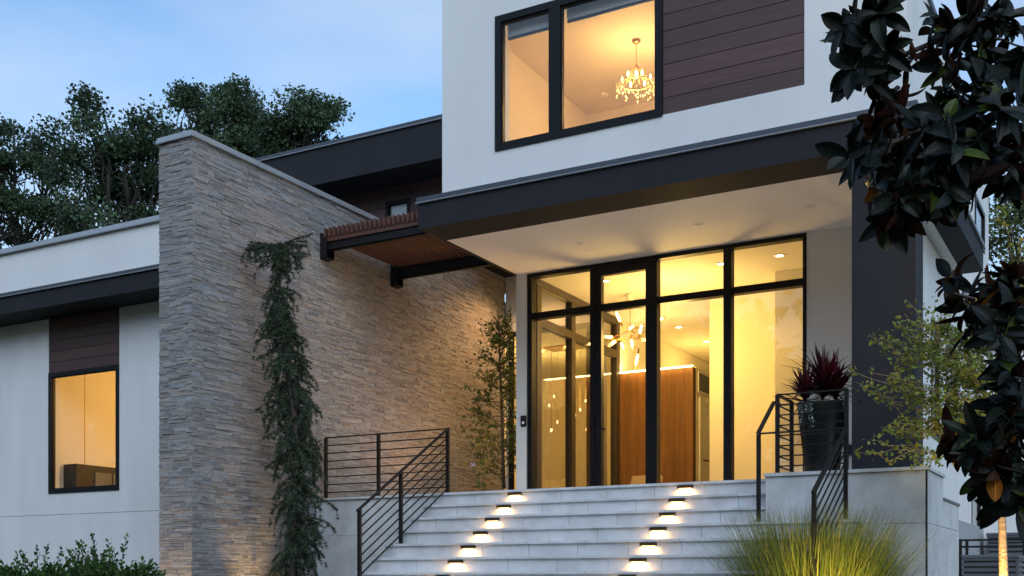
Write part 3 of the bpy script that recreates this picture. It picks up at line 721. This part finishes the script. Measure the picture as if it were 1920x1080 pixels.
for i in range(6):
    a = 2 * math.pi * i / 6 + .3; x, y = KX + .19 * math.cos(a), KY + .19 * math.sin(a)
    MB().tube([(x, y, 6.76), (x, y, 6.78), (x, y, 6.81), (x, y, 6.84)], [.008, .016, .014, .002], 10).build('bulb', BULB, CR, smooth=True)
MB().tube([(KX, KY, 6.80), (KX, KY, 6.83), (KX, KY, 6.88), (KX, KY, 6.91)], [.01, .024, .02, .003], 10).build('bulb', BULB, CR, smooth=True)

PC = thing('pendant_cluster', 'cluster of small pendant lights on thin rods in room behind entrance side glass', 'pendant light', (-9.4, 19.2, 4.4))
MB().box(-9.9, -8.9, 19.0, 19.4, 4.37, 4.398).build('ceiling_plate', BRASS, PC)
rng = random.Random(9)
for i in range(18):
    x, y, z = rng.uniform(-9.95, -8.75), rng.uniform(18.95, 19.5), rng.uniform(2.75, 3.6)
    pd = sub('pendant', PC, (x, y, z))
    MB().tube([(x, y, 4.37), (x, y, z)], .004, 5).build('rod', BRASS, pd)
    MB().tube([(x, y, z + .01), (x, y, z - .01), (x, y, z - .04), (x, y, z - .05)], [.006, .012, .012, .004], 8).build('bulb', BULB, pd, smooth=True)

LCM = mat('tan_upholstery', (.36, .26, .16), .9, var=.1, vscale=20, bump=.2, bscale=120)
LC = thing('lounge_chair', 'low tan lounge chair in the entrance hall behind the glass door', 'chair', (-7.1, 17.0, 1.1))
MB().box(-7.4, -6.85, 16.8, 17.3, 1.38, 1.52).build('seat', LCM, LC, bevel=.04)
MB().bar((-7.12, 17.28, 1.45), (-7.12, 17.40, 1.70), .55, .12).build('backrest', LCM, LC, bevel=.04)
for x in (-7.36, -6.89):
    for y in (16.84, 17.26): MB().tube([(x, y, 1.1), (x, y, 1.4)], [.012, .018], 8).build('leg', DARKF, LC)

# ------------------------------------------------------------------ plants
def leafq(mb, p, s, rng, c, nrm=None):
    """one pointed leaf-sized face with a slight fold"""
    d = Vector((rng.gauss(0, 1), rng.gauss(0, 1), rng.gauss(-.2, .7))).normalized() if nrm is None else nrm
    sd = d.cross(Vector((rng.gauss(0, 1), rng.gauss(0, 1), rng.gauss(0, 1)))).normalized()
    up = sd.cross(d) * (s * .12)
    a, b = p - d * s * .5, p + d * s * .5; w_ = sd * s * .32
    mb.add([a, p + w_ + up, b, p - w_ + up], [(0, 1, 2), (0, 2, 3)], c=c)
def limb(mb, a, b, r0, r1, rng, n=5, wob=.06, seg=6):
    a, b = Vector(a), Vector(b); L_ = (b - a).length; pts = []
    for i in range(n + 1):
        s = i / n; p = a.lerp(b, s)
        if 0 < i < n: p = p + Vector((rng.gauss(0, 1), rng.gauss(0, 1), rng.gauss(0, .6))) * L_ * wob
        pts.append(p)
    mb.tube(pts, [r0 + (r1 - r0) * i / n for i in range(n + 1)], seg); return pts

def big_tree(label, base_px, t, blobs, seed, leaf=.135, per=330, group='trees rising beyond the roofs', gz=G, mat_=LEAF, trunk_r=.28, dens=1.0, name='broadleaf_tree', cl=.95):
    """blobs: (px, py, rx, ry) ellipses of crown as seen at distance t; real crown is filled in depth too"""
    rng = random.Random(seed)
    foot = at(base_px, HOR, t); foot.z = gz
    o = thing(name, label, 'tree', foot, group); wood, crown = MB(), MB()
    k = t / F; fork = Vector((foot.x, foot.y, 0)); zlow = min(at(b[0], b[1] + b[3], t).z for b in blobs); fork.z = max(gz + 2, zlow * .75 + gz * .25)
    limb(wood, foot, fork, trunk_r, trunk_r * .75, rng, 5, .015, 9)
    right = Vector((CY, SY, 0)); fwd = Vector((-SY, CY, 0))
    for (px, py, rx, ry) in blobs:
        c = at(px, py, t); RX, RZ = rx * k, ry * k; RD = (RX + RZ) * .5
        c = c + fwd * rng.uniform(-.5, .5) * RD
        top = c + Vector((0, 0, RZ * .5)); pl = limb(wood, fork, top, trunk_r * .38, .03, rng, 7, .05, 7)
        ncl = max(8, int(dens * 7.0 * RX * RZ / (cl * cl)))
        for i in range(ncl):
            while True:
                q = Vector((rng.uniform(-1, 1), rng.uniform(-1, 1), rng.uniform(-1, 1)))
                if .35 < q.length < 1: break
            q = q * (q.length ** -.35) if q.length > 0 else q
            cc = c + right * q.x * RX * .88 + fwd * q.y * RD * .88 + Vector((0, 0, q.z * RZ * .88))
            st_ = pl[rng.choice([2, 3, 4, 5])]
            limb(wood, st_, cc, .045, .012, rng, 4, .07, 5)
            shade = rng.uniform(.6, 1.35); rr = cl * rng.uniform(.4, .8)
            for j in range(int(per * rng.uniform(.6, 1.2))):
                cg = lambda s_: max(-1.5, min(1.5, rng.gauss(0, 1))) * s_
                g_ = Vector((cg(.5), cg(.5), cg(.36))) * rr
                tv = shade * rng.uniform(.7, 1.3)
                leafq(crown, cc + g_, leaf * rng.uniform(.6, 1.25), rng, (tv * rng.uniform(.85, 1.2), tv, tv * rng.uniform(.7, 1.2)))
    wood.build('trunk', BARKD, o, smooth=True); crown.build('crown', mat_, o); return o
big_tree('broad dark tree rising behind the left end of the low white roof', 40, 36, [(15, 268, 70, 85), (92, 282, 58, 65), (40, 400, 95, 60), (-60, 330, 80, 110), (110, 400, 60, 50)], 1)
big_tree('tallest rounded dark tree left of the stone wall, above the white roof', 225, 33, [(195, 245, 66, 70), (265, 260, 45, 60), (150, 330, 75, 60), (250, 340, 75, 70), (200, 410, 110, 50), (225, 300, 70, 60)], 2)
big_tree('dark tree crown with pointed top directly above the stone wall coping', 375, 38, [(354, 198, 32, 48), (345, 260, 45, 50), (385, 240, 36, 46), (320, 330, 60, 60), (365, 275, 50, 40)], 3)
big_tree('narrow dark tree crown between pointed tree and dark roof edge', 455, 37, [(448, 205, 38, 42), (465, 240, 40, 45), (425, 285, 65, 45), (475, 280, 45, 30)], 4)
big_tree('loose dark tree standing over the dark roof edge beside open sky', 575, 35, [(550, 212, 36, 46), (600, 225, 36, 40), (570, 262, 62, 34), (515, 268, 35, 34)], 5)
big_tree('green tree behind the right side of the house past the magnolia', 1915, 34, [(1890, 420, 45, 80), (1935, 330, 50, 110), (1900, 560, 60, 80)], 6, group='trees behind the garage wing', mat_=LEAFC)
big_tree('dense tree behind the wing at the far right edge of photo', 1990, 38, [(1985, 260, 70, 140), (1960, 450, 60, 90)], 7, group='trees behind the garage wing')

# weeping cedar against the stone wall
rng = random.Random(41); wood, nd = MB(), MB()
cpx = [(548, 1150), (548, 1060), (552, 960), (556, 860), (552, 780), (540, 700), (534, 620), (526, 560), (520, 500), (522, 455)]
cpt = [at(x, y, 14.0) for x, y in cpx]
WC = thing('weeping_cedar', 'slender weeping cedar trained up in front of the stone wall', 'conifer', (cpt[0].x, cpt[0].y, G))
wood.tube([Vector((cpt[0].x, cpt[0].y, G - .1))] + cpt, [.05, .048, .045, .042, .04, .036, .032, .028, .024, .02, .012], 8)
def needle_spray(path, dens=1.0, rad=.05):
    for i in range(len(path) - 1):
        a, b = path[i], path[i + 1]
        for j in range(int(9 * dens)):
            p = a.lerp(b, rng.random()); sh = rng.uniform(.4, 1.7)
            for q in range(5):
                d = Vector((rng.gauss(0, 1), rng.gauss(0, 1), rng.gauss(-.3, .8))).normalized(); L_ = rng.uniform(.025, .055)
                sd = d.cross(Vector((rng.gauss(0, 1), rng.gauss(0, 1), rng.gauss(0, 1)))).normalized() * .0048
                nd.add([p - sd, p + sd, p + d * L_], [(0, 1, 2)], c=(sh * rng.uniform(.8, 1.1), sh, sh * rng.uniform(.8, 1.3)))
right = Vector((CY, SY, 0)); fwd = Vector((-SY, CY, 0))
def droop(start, dirv, ln, sag=.9):
    p = Vector(start); d = Vector(dirv).normalized(); path = [p]; n = max(4, int(ln / .06))
    for i in range(n):
        d = (d + Vector((rng.gauss(0, .12), rng.gauss(0, .12), -sag * .3))).normalized(); p = p + d * (ln / n); path.append(p)
    wood.tube(path, [.008 - .006 * i / n for i in range(n + 1)], 4, cap=False); needle_spray(path)
    for i in range(1, n, 2):
        d2 = Vector((rng.gauss(0, 1), rng.gauss(0, 1), -.7)).normalized(); q = [path[i], path[i] + d2 * .07, path[i] + d2 * .12 + Vector((0, 0, -.06)), path[i] + d2 * .14 + Vector((0, 0, -.13))]; needle_spray(q, .7)
for i in range(1, len(cpt) - 1):
    f = i / (len(cpt) - 1)
    for j in range(34 if i < 7 else 15):
        st_ = cpt[i].lerp(cpt[i + 1], rng.random()); a = rng.uniform(0, 2 * math.pi)
        dv = right * math.cos(a) + fwd * math.sin(a) * .8 + Vector((0, 0, rng.uniform(-.3, .5)))
        base = .50 if f < .55 else (.38 if i < 7 else .27)
        droop(st_, dv, base * rng.uniform(.4, 1.15), rng.uniform(.55, 1.2))
for q, dv, L_ in (((522, 462), -right * 1 + Vector((0, 0, .15)), .34), ((522, 462), right * 1 + Vector((0, 0, .35)), .42), ((520, 475), right * .8 + Vector((0, 0, .1)), .4), ((520, 470), -right * .7 + Vector((0, 0, .3)), .4)):
    for _ in range(4): droop(at(*q, 14.0), dv + Vector((rng.gauss(0, .15), rng.gauss(0, .15), rng.gauss(0, .1))), L_ * rng.uniform(.8, 1.25), .16)
for i in range(2):
    droop(at(575, 930 + 40 * i, 13.9), right + Vector((0, 0, .1)), .45, .5)
wood.build('trunk', BARK, WC, smooth=True); nd.build('foliage', NEEDLE, WC)

# clipped evergreen shrubs at the foot of the wing wall
def shrub(px0, px1, ptop, t, seed, label):
    rng = random.Random(seed); c = at((px0 + px1) / 2, HOR, t); rx = (px1 - px0) / 2 * t / F; top = (HOR - ptop) / F * t
    o = thing('evergreen_shrub', label, 'shrub', (c.x, c.y, G), 'evergreen shrubs below the wing window'); wood, lf = MB(), MB()
    H = top - G
    def spr(p, d, n, s=.055):
        for i in range(n):
            d = (d + Vector((rng.gauss(0, .1), rng.gauss(0, .1), .05))).normalized(); p2 = p + d * .035
            wood.tube([p, p2], .003, 3, cap=False); p = p2; sh = rng.uniform(.55, 1.5)
            for k in range(2):
                dd = (d * .8 + Vector((rng.gauss(0, .7), rng.gauss(0, .7), rng.gauss(.1, .5)))).normalized()
                leafq(lf, p + dd * s * .5, s * rng.uniform(.7, 1.3), rng, (sh * rng.uniform(.8, 1.2), sh, sh * rng.uniform(.6, 1.1)), nrm=dd)
    for i in range(30):
        a = rng.uniform(0, 6.28); r_ = rng.random() ** .5
        limb(wood, (c.x, c.y, G), (c.x + r_ * rx * .8 * math.cos(a), c.y + r_ * .5 * math.sin(a), G + H * rng.uniform(.6, .9)), .015, .005, rng, 4, .05, 4)
    for i in range(900):
        a = rng.uniform(0, 6.28); r_ = rng.random() ** .5; x = c.x + r_ * rx * math.cos(a); y = c.y + r_ * .6 * math.sin(a)
        zt = G + H * (.80 + .10 * math.sin(x * 7 + seed) + .06 * math.sin(x * 17 + y * 9)) * (1 - .25 * r_ * r_)
        z = zt - abs(rng.gauss(0, .18)) - .05; d = Vector((math.cos(a) * .6 * r_, math.sin(a) * .6 * r_, 1)) + Vector((rng.gauss(0, .4), rng.gauss(0, .4), 0))
        spr(Vector((x, y, z)), d.normalized(), rng.choice([3, 4, 5]))
    for i in range(9):
        x = c.x + rng.uniform(-.9, .9) * rx; y = c.y + rng.uniform(-.4, .3)
        spr(Vector((x, y, G + H * .78)), Vector((rng.uniform(-1.3, 1.0), rng.uniform(-.3, .3), 1)).normalized(), rng.choice([7, 9, 11]))
    wood.build('stems', BARK, o); lf.build('foliage', LEAFB, o)
shrub(-70, 90, 1055, 12.4, 51, 'low green shrub at the bottom left corner of the photo')
shrub(70, 200, 1042, 12.2, 52, 'middle green shrub below the lit wing window')
shrub(160, 268, 1030, 11.9, 53, 'green shrub with upright shoots touching the stone wall base')

# thin-leaved saplings
def sapling(label, name, stem, leaves_m, seed, branches, nleaf, leaf, t, spread_d=.35, bark=BARK, group=None, r0=.03, yellow=.0, stem_r=None):
    rng = random.Random(seed); pts = [at(x, y, tt) for x, y, tt in stem]
    o = thing(name, label, 'tree', pts[0]); wood, lf = MB(), MB()
    wood.tube(pts, stem_r or [r0 * (1 - .85 * i / (len(pts) - 1)) for i in range(len(pts))], 8)
    def twig(a, b, r, n):
        pl = limb(wood, a, b, r, .002, rng, 6, .05, 4)
        for j in range(n):
            s = rng.uniform(.25, 1.02); i = min(int(s * 6), 5); p = pl[i].lerp(pl[i + 1], rng.random()) + Vector((rng.gauss(0, .035), rng.gauss(0, .035), rng.gauss(0, .03)))
            sh = rng.uniform(.5, 1.5); y_ = rng.random() < yellow
            leafq(lf, p, leaf * rng.uniform(.6, 1.3), rng, (sh * (1.5 if y_ else rng.uniform(.8, 1.1)), sh * (1.1 if y_ else 1), sh * .8))
    for (sx, sy, ex, ey) in branches:
        a = at(sx, sy, t); b = at(ex, ey, t) + fwd * rng.uniform(-spread_d, spread_d)
        twig(a, b, .008, nleaf)
        for k in range(3):
            m_ = a.lerp(b, rng.uniform(.35, .85)); twig(m_, m_ + (b - a) * .35 + Vector((rng.gauss(0, .12), rng.gauss(0, .12), rng.gauss(.03, .10))), .004, nleaf // 2)
    wood.build('trunk', bark, o, smooth=True); lf.build('crown', leaves_m, o); return o
rng = random.Random(61); br = []
for y in range(620, 905, 9):
    wl = 10 + 62 * min(1, (y - 600) / 200) * (1 - max(0, (y - 850) / 160)); sx = 940 + (y % 5)
    for s in (-1, 1): br.append((sx, y, sx + s * rng.uniform(.3, 1.0) * wl * (1 if s < 0 else .75), y - rng.uniform(8, 38)))
sapling('slender young tree in the court between stone wall and white post', 'young_tree', [(945, 916, 17.4), (942, 800, 17.4), (938, 700, 17.4), (936, 620, 17.4), (933, 578, 17.4)], LEAFC, 62, br, 14, .065, 17.4)
fl = thing('flowering_plant', 'small leafy plant with a pale flower at the court edge', 'plant', at(900, 916, 15.6)); fw_ = MB(); rng = random.Random(4)
fw_.tube([at(900, 916, 15.6), at(898, 895, 15.6), at(902, 868, 15.6)], .006, 5)
for (x, y) in ((893, 905), (907, 908), (898, 888), (905, 895), (890, 880), (910, 912), (897, 912)): leafq(fw_, at(x, y, 15.6), .13, rng, (1, 1, 1))
fw_.build('foliage', LEAFC, fl)
b_ = MB()
for i in range(7): leafq(b_, at(888 + rng.uniform(-5, 5), 872 + rng.uniform(-5, 5), 15.6), .05, rng, None)
b_.build('blossom', mat('pale_petal', (.55, .5, .6), .6), fl)
rng = random.Random(63)
br = [(1875, 780, 1655, 655), (1880, 800, 1650, 742), (1878, 850, 1630, 845), (1880, 840, 1668, 795), (1878, 820, 1695, 715), (1875, 740, 1700, 625), (1880, 760, 1730, 690), (1885, 850, 1690, 860),
      (1875, 700, 1760, 610), (1880, 720, 1800, 600), (1885, 730, 1840, 610), (1885, 780, 1760, 740), (1880, 830, 1750, 800), (1885, 700, 1900, 590), (1885, 760, 1960, 640), (1885, 800, 1990, 740), (1880, 740, 1780, 660), (1880, 790, 1790, 720), (1880, 700, 1860, 560), (1885, 680, 1910, 520), (1885, 690, 1880, 480)]
for i in range(26): sx = rng.uniform(1860, 1890); sy = rng.uniform(660, 860); br.append((sx, sy, sx - rng.uniform(20, 190), sy - rng.uniform(10, 90)))
sapling('young yellow-green tree with uplit trunk at the right edge before the house', 'young_tree', [(1884, 1400, 10), (1882, 1090, 10), (1880, 1020, 10), (1878, 940, 10), (1878, 820, 10), (1882, 700, 10), (1884, 560, 10)], LEAFY, 64, br, 46, .05, 10, bark=BARKP, yellow=.15, stem_r=[.06, .042, .036, .03, .022, .014, .004])

# ornamental grass
rng = random.Random(71); gr = MB(); gc = at(1528, HOR, 10.7)
OG = thing('ornamental_grass', 'large clump of fine green ornamental grass lit yellow at its base', 'grass clump', (gc.x, gc.y, G))
for i in range(6500):
    a = rng.uniform(0, 6.28); r_ = .245 * rng.random() ** .55; out_ = r_ / .245; el = R(max(42, 88 - 20 * out_ + rng.gauss(0, 7)))
    p = Vector((gc.x + 1.45 * r_ * math.cos(a), gc.y + r_ * math.sin(a), G)); a2 = a + rng.gauss(0, .5)
    d = Vector((math.cos(a2) * math.cos(el), math.sin(a2) * math.cos(el), math.sin(el))); ln = rng.uniform(.85, 1.55); dr_ = rng.uniform(.2, .9) if rng.random() < .85 else rng.uniform(1.2, 2.4)
    n = 7; w_ = rng.uniform(.004, .011); th = rng.uniform(0, 6.28); sd = Vector((math.cos(th), math.sin(th), 0)); vs = []
    for k in range(n + 1):
        ww = w_ * (1 - (k / n) ** 1.6) * .5 + .0005; vs += [p - sd * ww, p + sd * ww]
        d = (d + Vector((rng.gauss(0, .012), rng.gauss(0, .012), -dr_ / n * (k / n) * 1.6))).normalized(); p = p + d * ln / n
    sh = rng.uniform(.4, 1.5); c = (sh * rng.uniform(.8, 1.2), sh, sh * rng.uniform(.6, 1.1))
    if rng.random() < .16: c = (1.9 * sh, 1.35 * sh, 1.6 * sh)
    gr.add(vs, [(2*k, 2*k+1, 2*k+3, 2*k+2) for k in range(n)], c=c)
gr.build('blades', GRASSB, OG)

# magnolia: close to the camera on the right
rng = random.Random(81); MG = thing('magnolia_tree', 'dark magnolia with large glossy leaves overhanging from the right edge', 'tree', (1.05, 7.3, -1.3))
wood, lv = MB(), MB()
SEC = ((-1, .32), (-.5, .10), (-.05, .004), (.05, .004), (.5, .10), (1, .32))
def mleaf(p, d, up, ln, wd, curl, c):
    d = d.normalized(); sd = d.cross(up); sd = sd.normalized() if sd.length > .05 else Vector((1, 0, 0)); n = 7; top, bot = [], []
    q = Vector(p); cu = Vector(d)
    for i in range(n + 1):
        s = i / n; wv = wd * .5 * (math.sin(math.pi * (s ** .85)) ** .75 if 0 < s < 1 else .02) + .002; nn = sd.cross(cu).normalized()
        for side, lift in SEC: top.append(q + sd * wv * side + nn * wv * lift)
        for side, lift in SEC: bot.append(q + sd * wv * side + nn * (wv * lift - .0012))
        cu = (cu - nn * curl / n).normalized(); q = q + cu * ln / n
    for rib in (False, True):
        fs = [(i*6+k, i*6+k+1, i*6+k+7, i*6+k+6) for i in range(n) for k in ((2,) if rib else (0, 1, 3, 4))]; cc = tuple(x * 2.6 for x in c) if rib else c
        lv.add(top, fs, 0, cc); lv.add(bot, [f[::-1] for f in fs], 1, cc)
def whorl(center, axis, n, sc=1.0):
    axis = axis.normalized(); ref = axis.cross(Vector((0, 0, 1))); ref = ref.normalized() if ref.length > .1 else Vector((1, 0, 0)); bi = axis.cross(ref)
    for i in range(n):
        a = i * 2.4 + rng.uniform(-.3, .3); el = R(rng.uniform(-25, 62)); rad = ref * math.cos(a) + bi * math.sin(a)
        d = rad * math.cos(el) + axis * math.sin(el) + Vector((0, 0, -.12)); t = rng.uniform(.45, 1.7)
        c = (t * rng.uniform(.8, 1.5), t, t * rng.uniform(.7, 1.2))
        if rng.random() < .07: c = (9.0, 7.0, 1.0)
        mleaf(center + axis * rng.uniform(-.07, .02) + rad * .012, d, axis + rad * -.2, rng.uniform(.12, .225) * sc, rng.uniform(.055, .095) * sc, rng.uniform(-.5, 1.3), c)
W = [(1582, 50, -1), (1640, 15, -1), (1655, 90, -.5), (1602, 130, -1), (1642, 170, 0), (1650, 235, 0), (1622, 290, -1), (1668, 300, 0), (1640, 355, -1), (1684, 372, 0), (1672, 412, -.3),
     (1722, 330, 0), (1748, 380, 0), (1782, 362, 0), (1778, 45, -1), (1768, 120, -1), (1800, 180, 0), (1772, 225, -1), (1832, 30, 0), (1850, 90, 0), (1882, 45, 0), (1892, 130, 0), (1840, 150, 0), (1880, 200, 0), (1830, 222, 0),
     (1792, 272, 0), (1842, 288, 0), (1890, 268, 0), (1918, 190, 0), (1922, 90, 0), (1912, 318, 0),
     (1802, 562, -1), (1786, 522, -1), (1842, 592, 0), (1852, 548, 0), (1872, 622, 0), (1902, 590, 0), (1912, 642, 0), (1897, 522, .4),
     (1792, 832, -1), (1832, 812, -.5), (1862, 850, 0), (1890, 800, .2), (1902, 862, 0), (1848, 886, -.4), (1902, 910, 0), (1872, 782, 0), (1912, 952, .3), (1922, 742, 0), (1898, 705, 0), (1925, 690, 0), (1925, 800, 0), (1928, 905, 0), (1880, 940, 0)]
trunk_b = Vector((1.05, 7.3, -1.4)); tpts = [trunk_b, at(2090, 900, 7.0), at(2080, 560, 7.1), at(2070, 200, 7.0), at(2060, -200, 7.0)]
wood.tube(tpts, [.13, .12, .10, .08, .05], 10)
mains = {'a': [tpts[3], at(1930, 260, 6.9), at(1800, 250, 6.7), at(1690, 260, 6.5), at(1640, 290, 6.4)], 'b': [tpts[4], at(1930, 20, 6.9), at(1800, 60, 6.7), at(1690, 90, 6.5), at(1610, 80, 6.4)], 'b2': [tpts[3], at(1960, 330, 6.9), at(1850, 340, 6.7), at(1760, 330, 6.5), at(1690, 360, 6.4)],
         'c': [tpts[2], at(1990, 580, 6.8), at(1900, 600, 6.6), at(1840, 600, 6.5), at(1790, 550, 6.4)], 'd': [tpts[1], at(1990, 880, 6.8), at(1920, 850, 6.6), at(1850, 845, 6.5), at(1780, 850, 6.4)]}
nodes = []
for kq, pl in mains.items():
    fine = []
    for i in range(len(pl) - 1):
        for s in (0, .33, .66): fine.append(pl[i].lerp(pl[i + 1], s) + Vector((rng.gauss(0, .02), rng.gauss(0, .02), rng.gauss(0, .02))))
    fine.append(pl[-1]); wood.tube(fine, [.035 - .029 * i / (len(fine) - 1) for i in range(len(fine))], 7); nodes += fine[3:]
for (px, py, lean) in W:
    t = rng.uniform(6.1, 7.0); c = at(px, py, t); nb = min(nodes, key=lambda q: (q - c).length)
    ax = (c - nb) * .8 + right * lean * .3 + Vector((0, 0, .10)) + fwd * rng.uniform(-.25, .1)
    limb(wood, nb, c, .009, .005, rng, 5, .05, 5); whorl(c, ax, rng.choice([9, 10, 11, 12]))
    for _k in range(rng.choice([1, 1, 2]) if px > 1690 or py > 200 else 1):
        m_ = nb.lerp(c, rng.uniform(.35, .8)) + Vector((rng.gauss(0, .06), rng.gauss(0, .06), rng.gauss(0, .06))); whorl(m_, ax + Vector((rng.gauss(0, .3), rng.gauss(0, .3), rng.gauss(0, .3))), 8, 1.0)
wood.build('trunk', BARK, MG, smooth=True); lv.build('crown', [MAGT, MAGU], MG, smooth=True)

# unseen trees added behind the camera to block low sky light and glass haze
rng = random.Random(91)
for x, y, hgt in ((-34, -16, 13), (-26, -22, 15), (-18, -19, 12), (-9, -24, 15), (0, -21, 13), (9, -17, 12), (-40, -4, 14)):
    o = thing('added_tree', 'unseen dark tree added behind the camera, reflected in the glass', 'tree', (x, y, -1.65), 'unseen trees added behind the camera'); wood, crown = MB(), MB()
    limb(wood, (x, y, -1.7), (x, y, hgt * .6), .25, .08, rng, 6, .02, 8)
    for i in range(44):
        q = Vector((rng.gauss(0, 2.0), rng.gauss(0, 2.0), rng.uniform(.5, hgt - 1))); c_ = Vector((x, y, 0)) + q; sh = rng.uniform(.6, 1.3)
        for j in range(150): leafq(crown, c_ + Vector((rng.gauss(0, 1.0), rng.gauss(0, 1.0), rng.gauss(0, .8))), rng.uniform(.6, 1.1), rng, (sh, sh, sh))
    wood.build('trunk', BARK, o, smooth=True); crown.build('crown', LEAF, o)

# ------------------------------------------------------------------ condensers and fence by the garage wing
def condenser(px0, px1, ptop, t, depth, label):
    a, b = at(px0, HOR, t), at(px1, HOR, t); top = (HOR - ptop) / F * t; x0, x1, y0 = a.x, b.x, (a.y + b.y) / 2; x1 = x0 + (px1 - px0) * t / F
    o = thing('condenser_unit', label, 'air conditioner', ((x0 + x1) / 2, y0 + depth / 2, G), 'condenser units beside the house')
    MB().box(x0 + .02, x1 - .02, y0 + .02, y0 + depth - .02, G, top - .06).build('body', DARKF, o)
    lm = MB(); z = G + .06
    while z < top - .08: lm.box(x0, x1, y0, y0 + .018, z, z + .045).box(x1 - .018, x1, y0 + .019, y0 + depth, z, z + .045); z += .075
    lm.build('louver', GREYAC, o)
    MB().box(x0 - .01, x1 + .01, y0 - .01, y0 + depth, top - .055, top).build('lid', GREYAC, o, bevel=.012)
    for x in (x0 + .01, x1 - .03): MB().box(x, x + .02, y0 - .004, y0 + .0, G, top - .056).build('corner_post', GREYAC, o)
condenser(1800, 1898, 1040, 15.5, .9, 'grey louvred condenser box in front, beside the terrace side wall')
condenser(1846, 1990, 998, 19.0, 1.0, 'taller grey louvred condenser box behind, beside the uplit tree trunk')
fe = thing('metal_fence', 'low black metal fence with two rails behind the terrace side wall', 'fence', (-1, 16.6, G))
a = at(1797, 1012, 17.0); zt = .585
for z in (zt, zt - .10): MB().bar((a.x, a.y, z), (a.x + 2.2, a.y + .15, z), .03, .03).build('rail', RAIL, fe)
for dx in (.03, .12, .9, 1.7): MB().box(a.x + dx - .02, a.x + dx + .02, a.y - .03 + dx * .07, a.y + .01 + dx * .07, G, zt + .01).build('post', RAIL, fe)

# ------------------------------------------------------------------ garden spotlights (their fixtures stand just below the frame)
def spot(loc, aim, energy, size, label, col=(1, .62, .25)):
    o = thing('garden_spotlight', label, 'spotlight', loc, 'garden spotlights'); d = (Vector(aim) - Vector(loc)).normalized(); p = Vector(loc)
    MB().tube([p - d * .10, p - d * .02, p], [.022, .035, .038], 14).build('housing', BRONZE, o, smooth=True)
    MB().tube([p - d * .06 + Vector((0, 0, -.22)), p - d * .06], [.004, .009], 8).build('stake', BRONZE, o)
    lamp('SPOT', 'garden_beam', p + d * .02, energy, col, o, size=.03, spot=size, aim=aim, blend=.9)
spot((-10.15, 9.35, G + .25), (-10.15, 9.9, .35), 20, 70, 'bronze spotlight aimed at the narrow end of the stone wall')
spot((-9.30, 10.75, G + .3), (-9.87, 10.9, .55), 34, 70, 'bronze spotlight aimed at the broad stone face beside the cedar')
spot((-8.45, 14.55, 1.2), (-9.87, 13.9, 3.4), 66, 120, 'bronze spotlight in the court bed aimed at the stone wall', (1, .52, .20))
_p = at(1560, 1180, 9.3); spot((_p.x, _p.y, G + .3), at(1540, 1020, 10.7), 120, 66, 'bronze spotlight aimed up through the ornamental grass', (1, .74, .20))
spot((gc.x + .25, gc.y - .15, G + .3), (gc.x + .2, gc.y + .1, 1.2), 60, 140, 'bronze spotlight standing inside the ornamental grass clump', (1, .74, .20))
_p = at(1880, 1180, 9.75); spot((_p.x, _p.y, G + .2), at(1880, 960, 10), 330, 45, 'bronze spotlight aimed up the young tree trunk', (1, .62, .22))
_p = at(1760, 1200, 9.6); spot((_p.x, _p.y, G + .2), at(1770, 720, 10), 70, 75, 'bronze spotlight aimed at the young tree crown', (1, .72, .30))
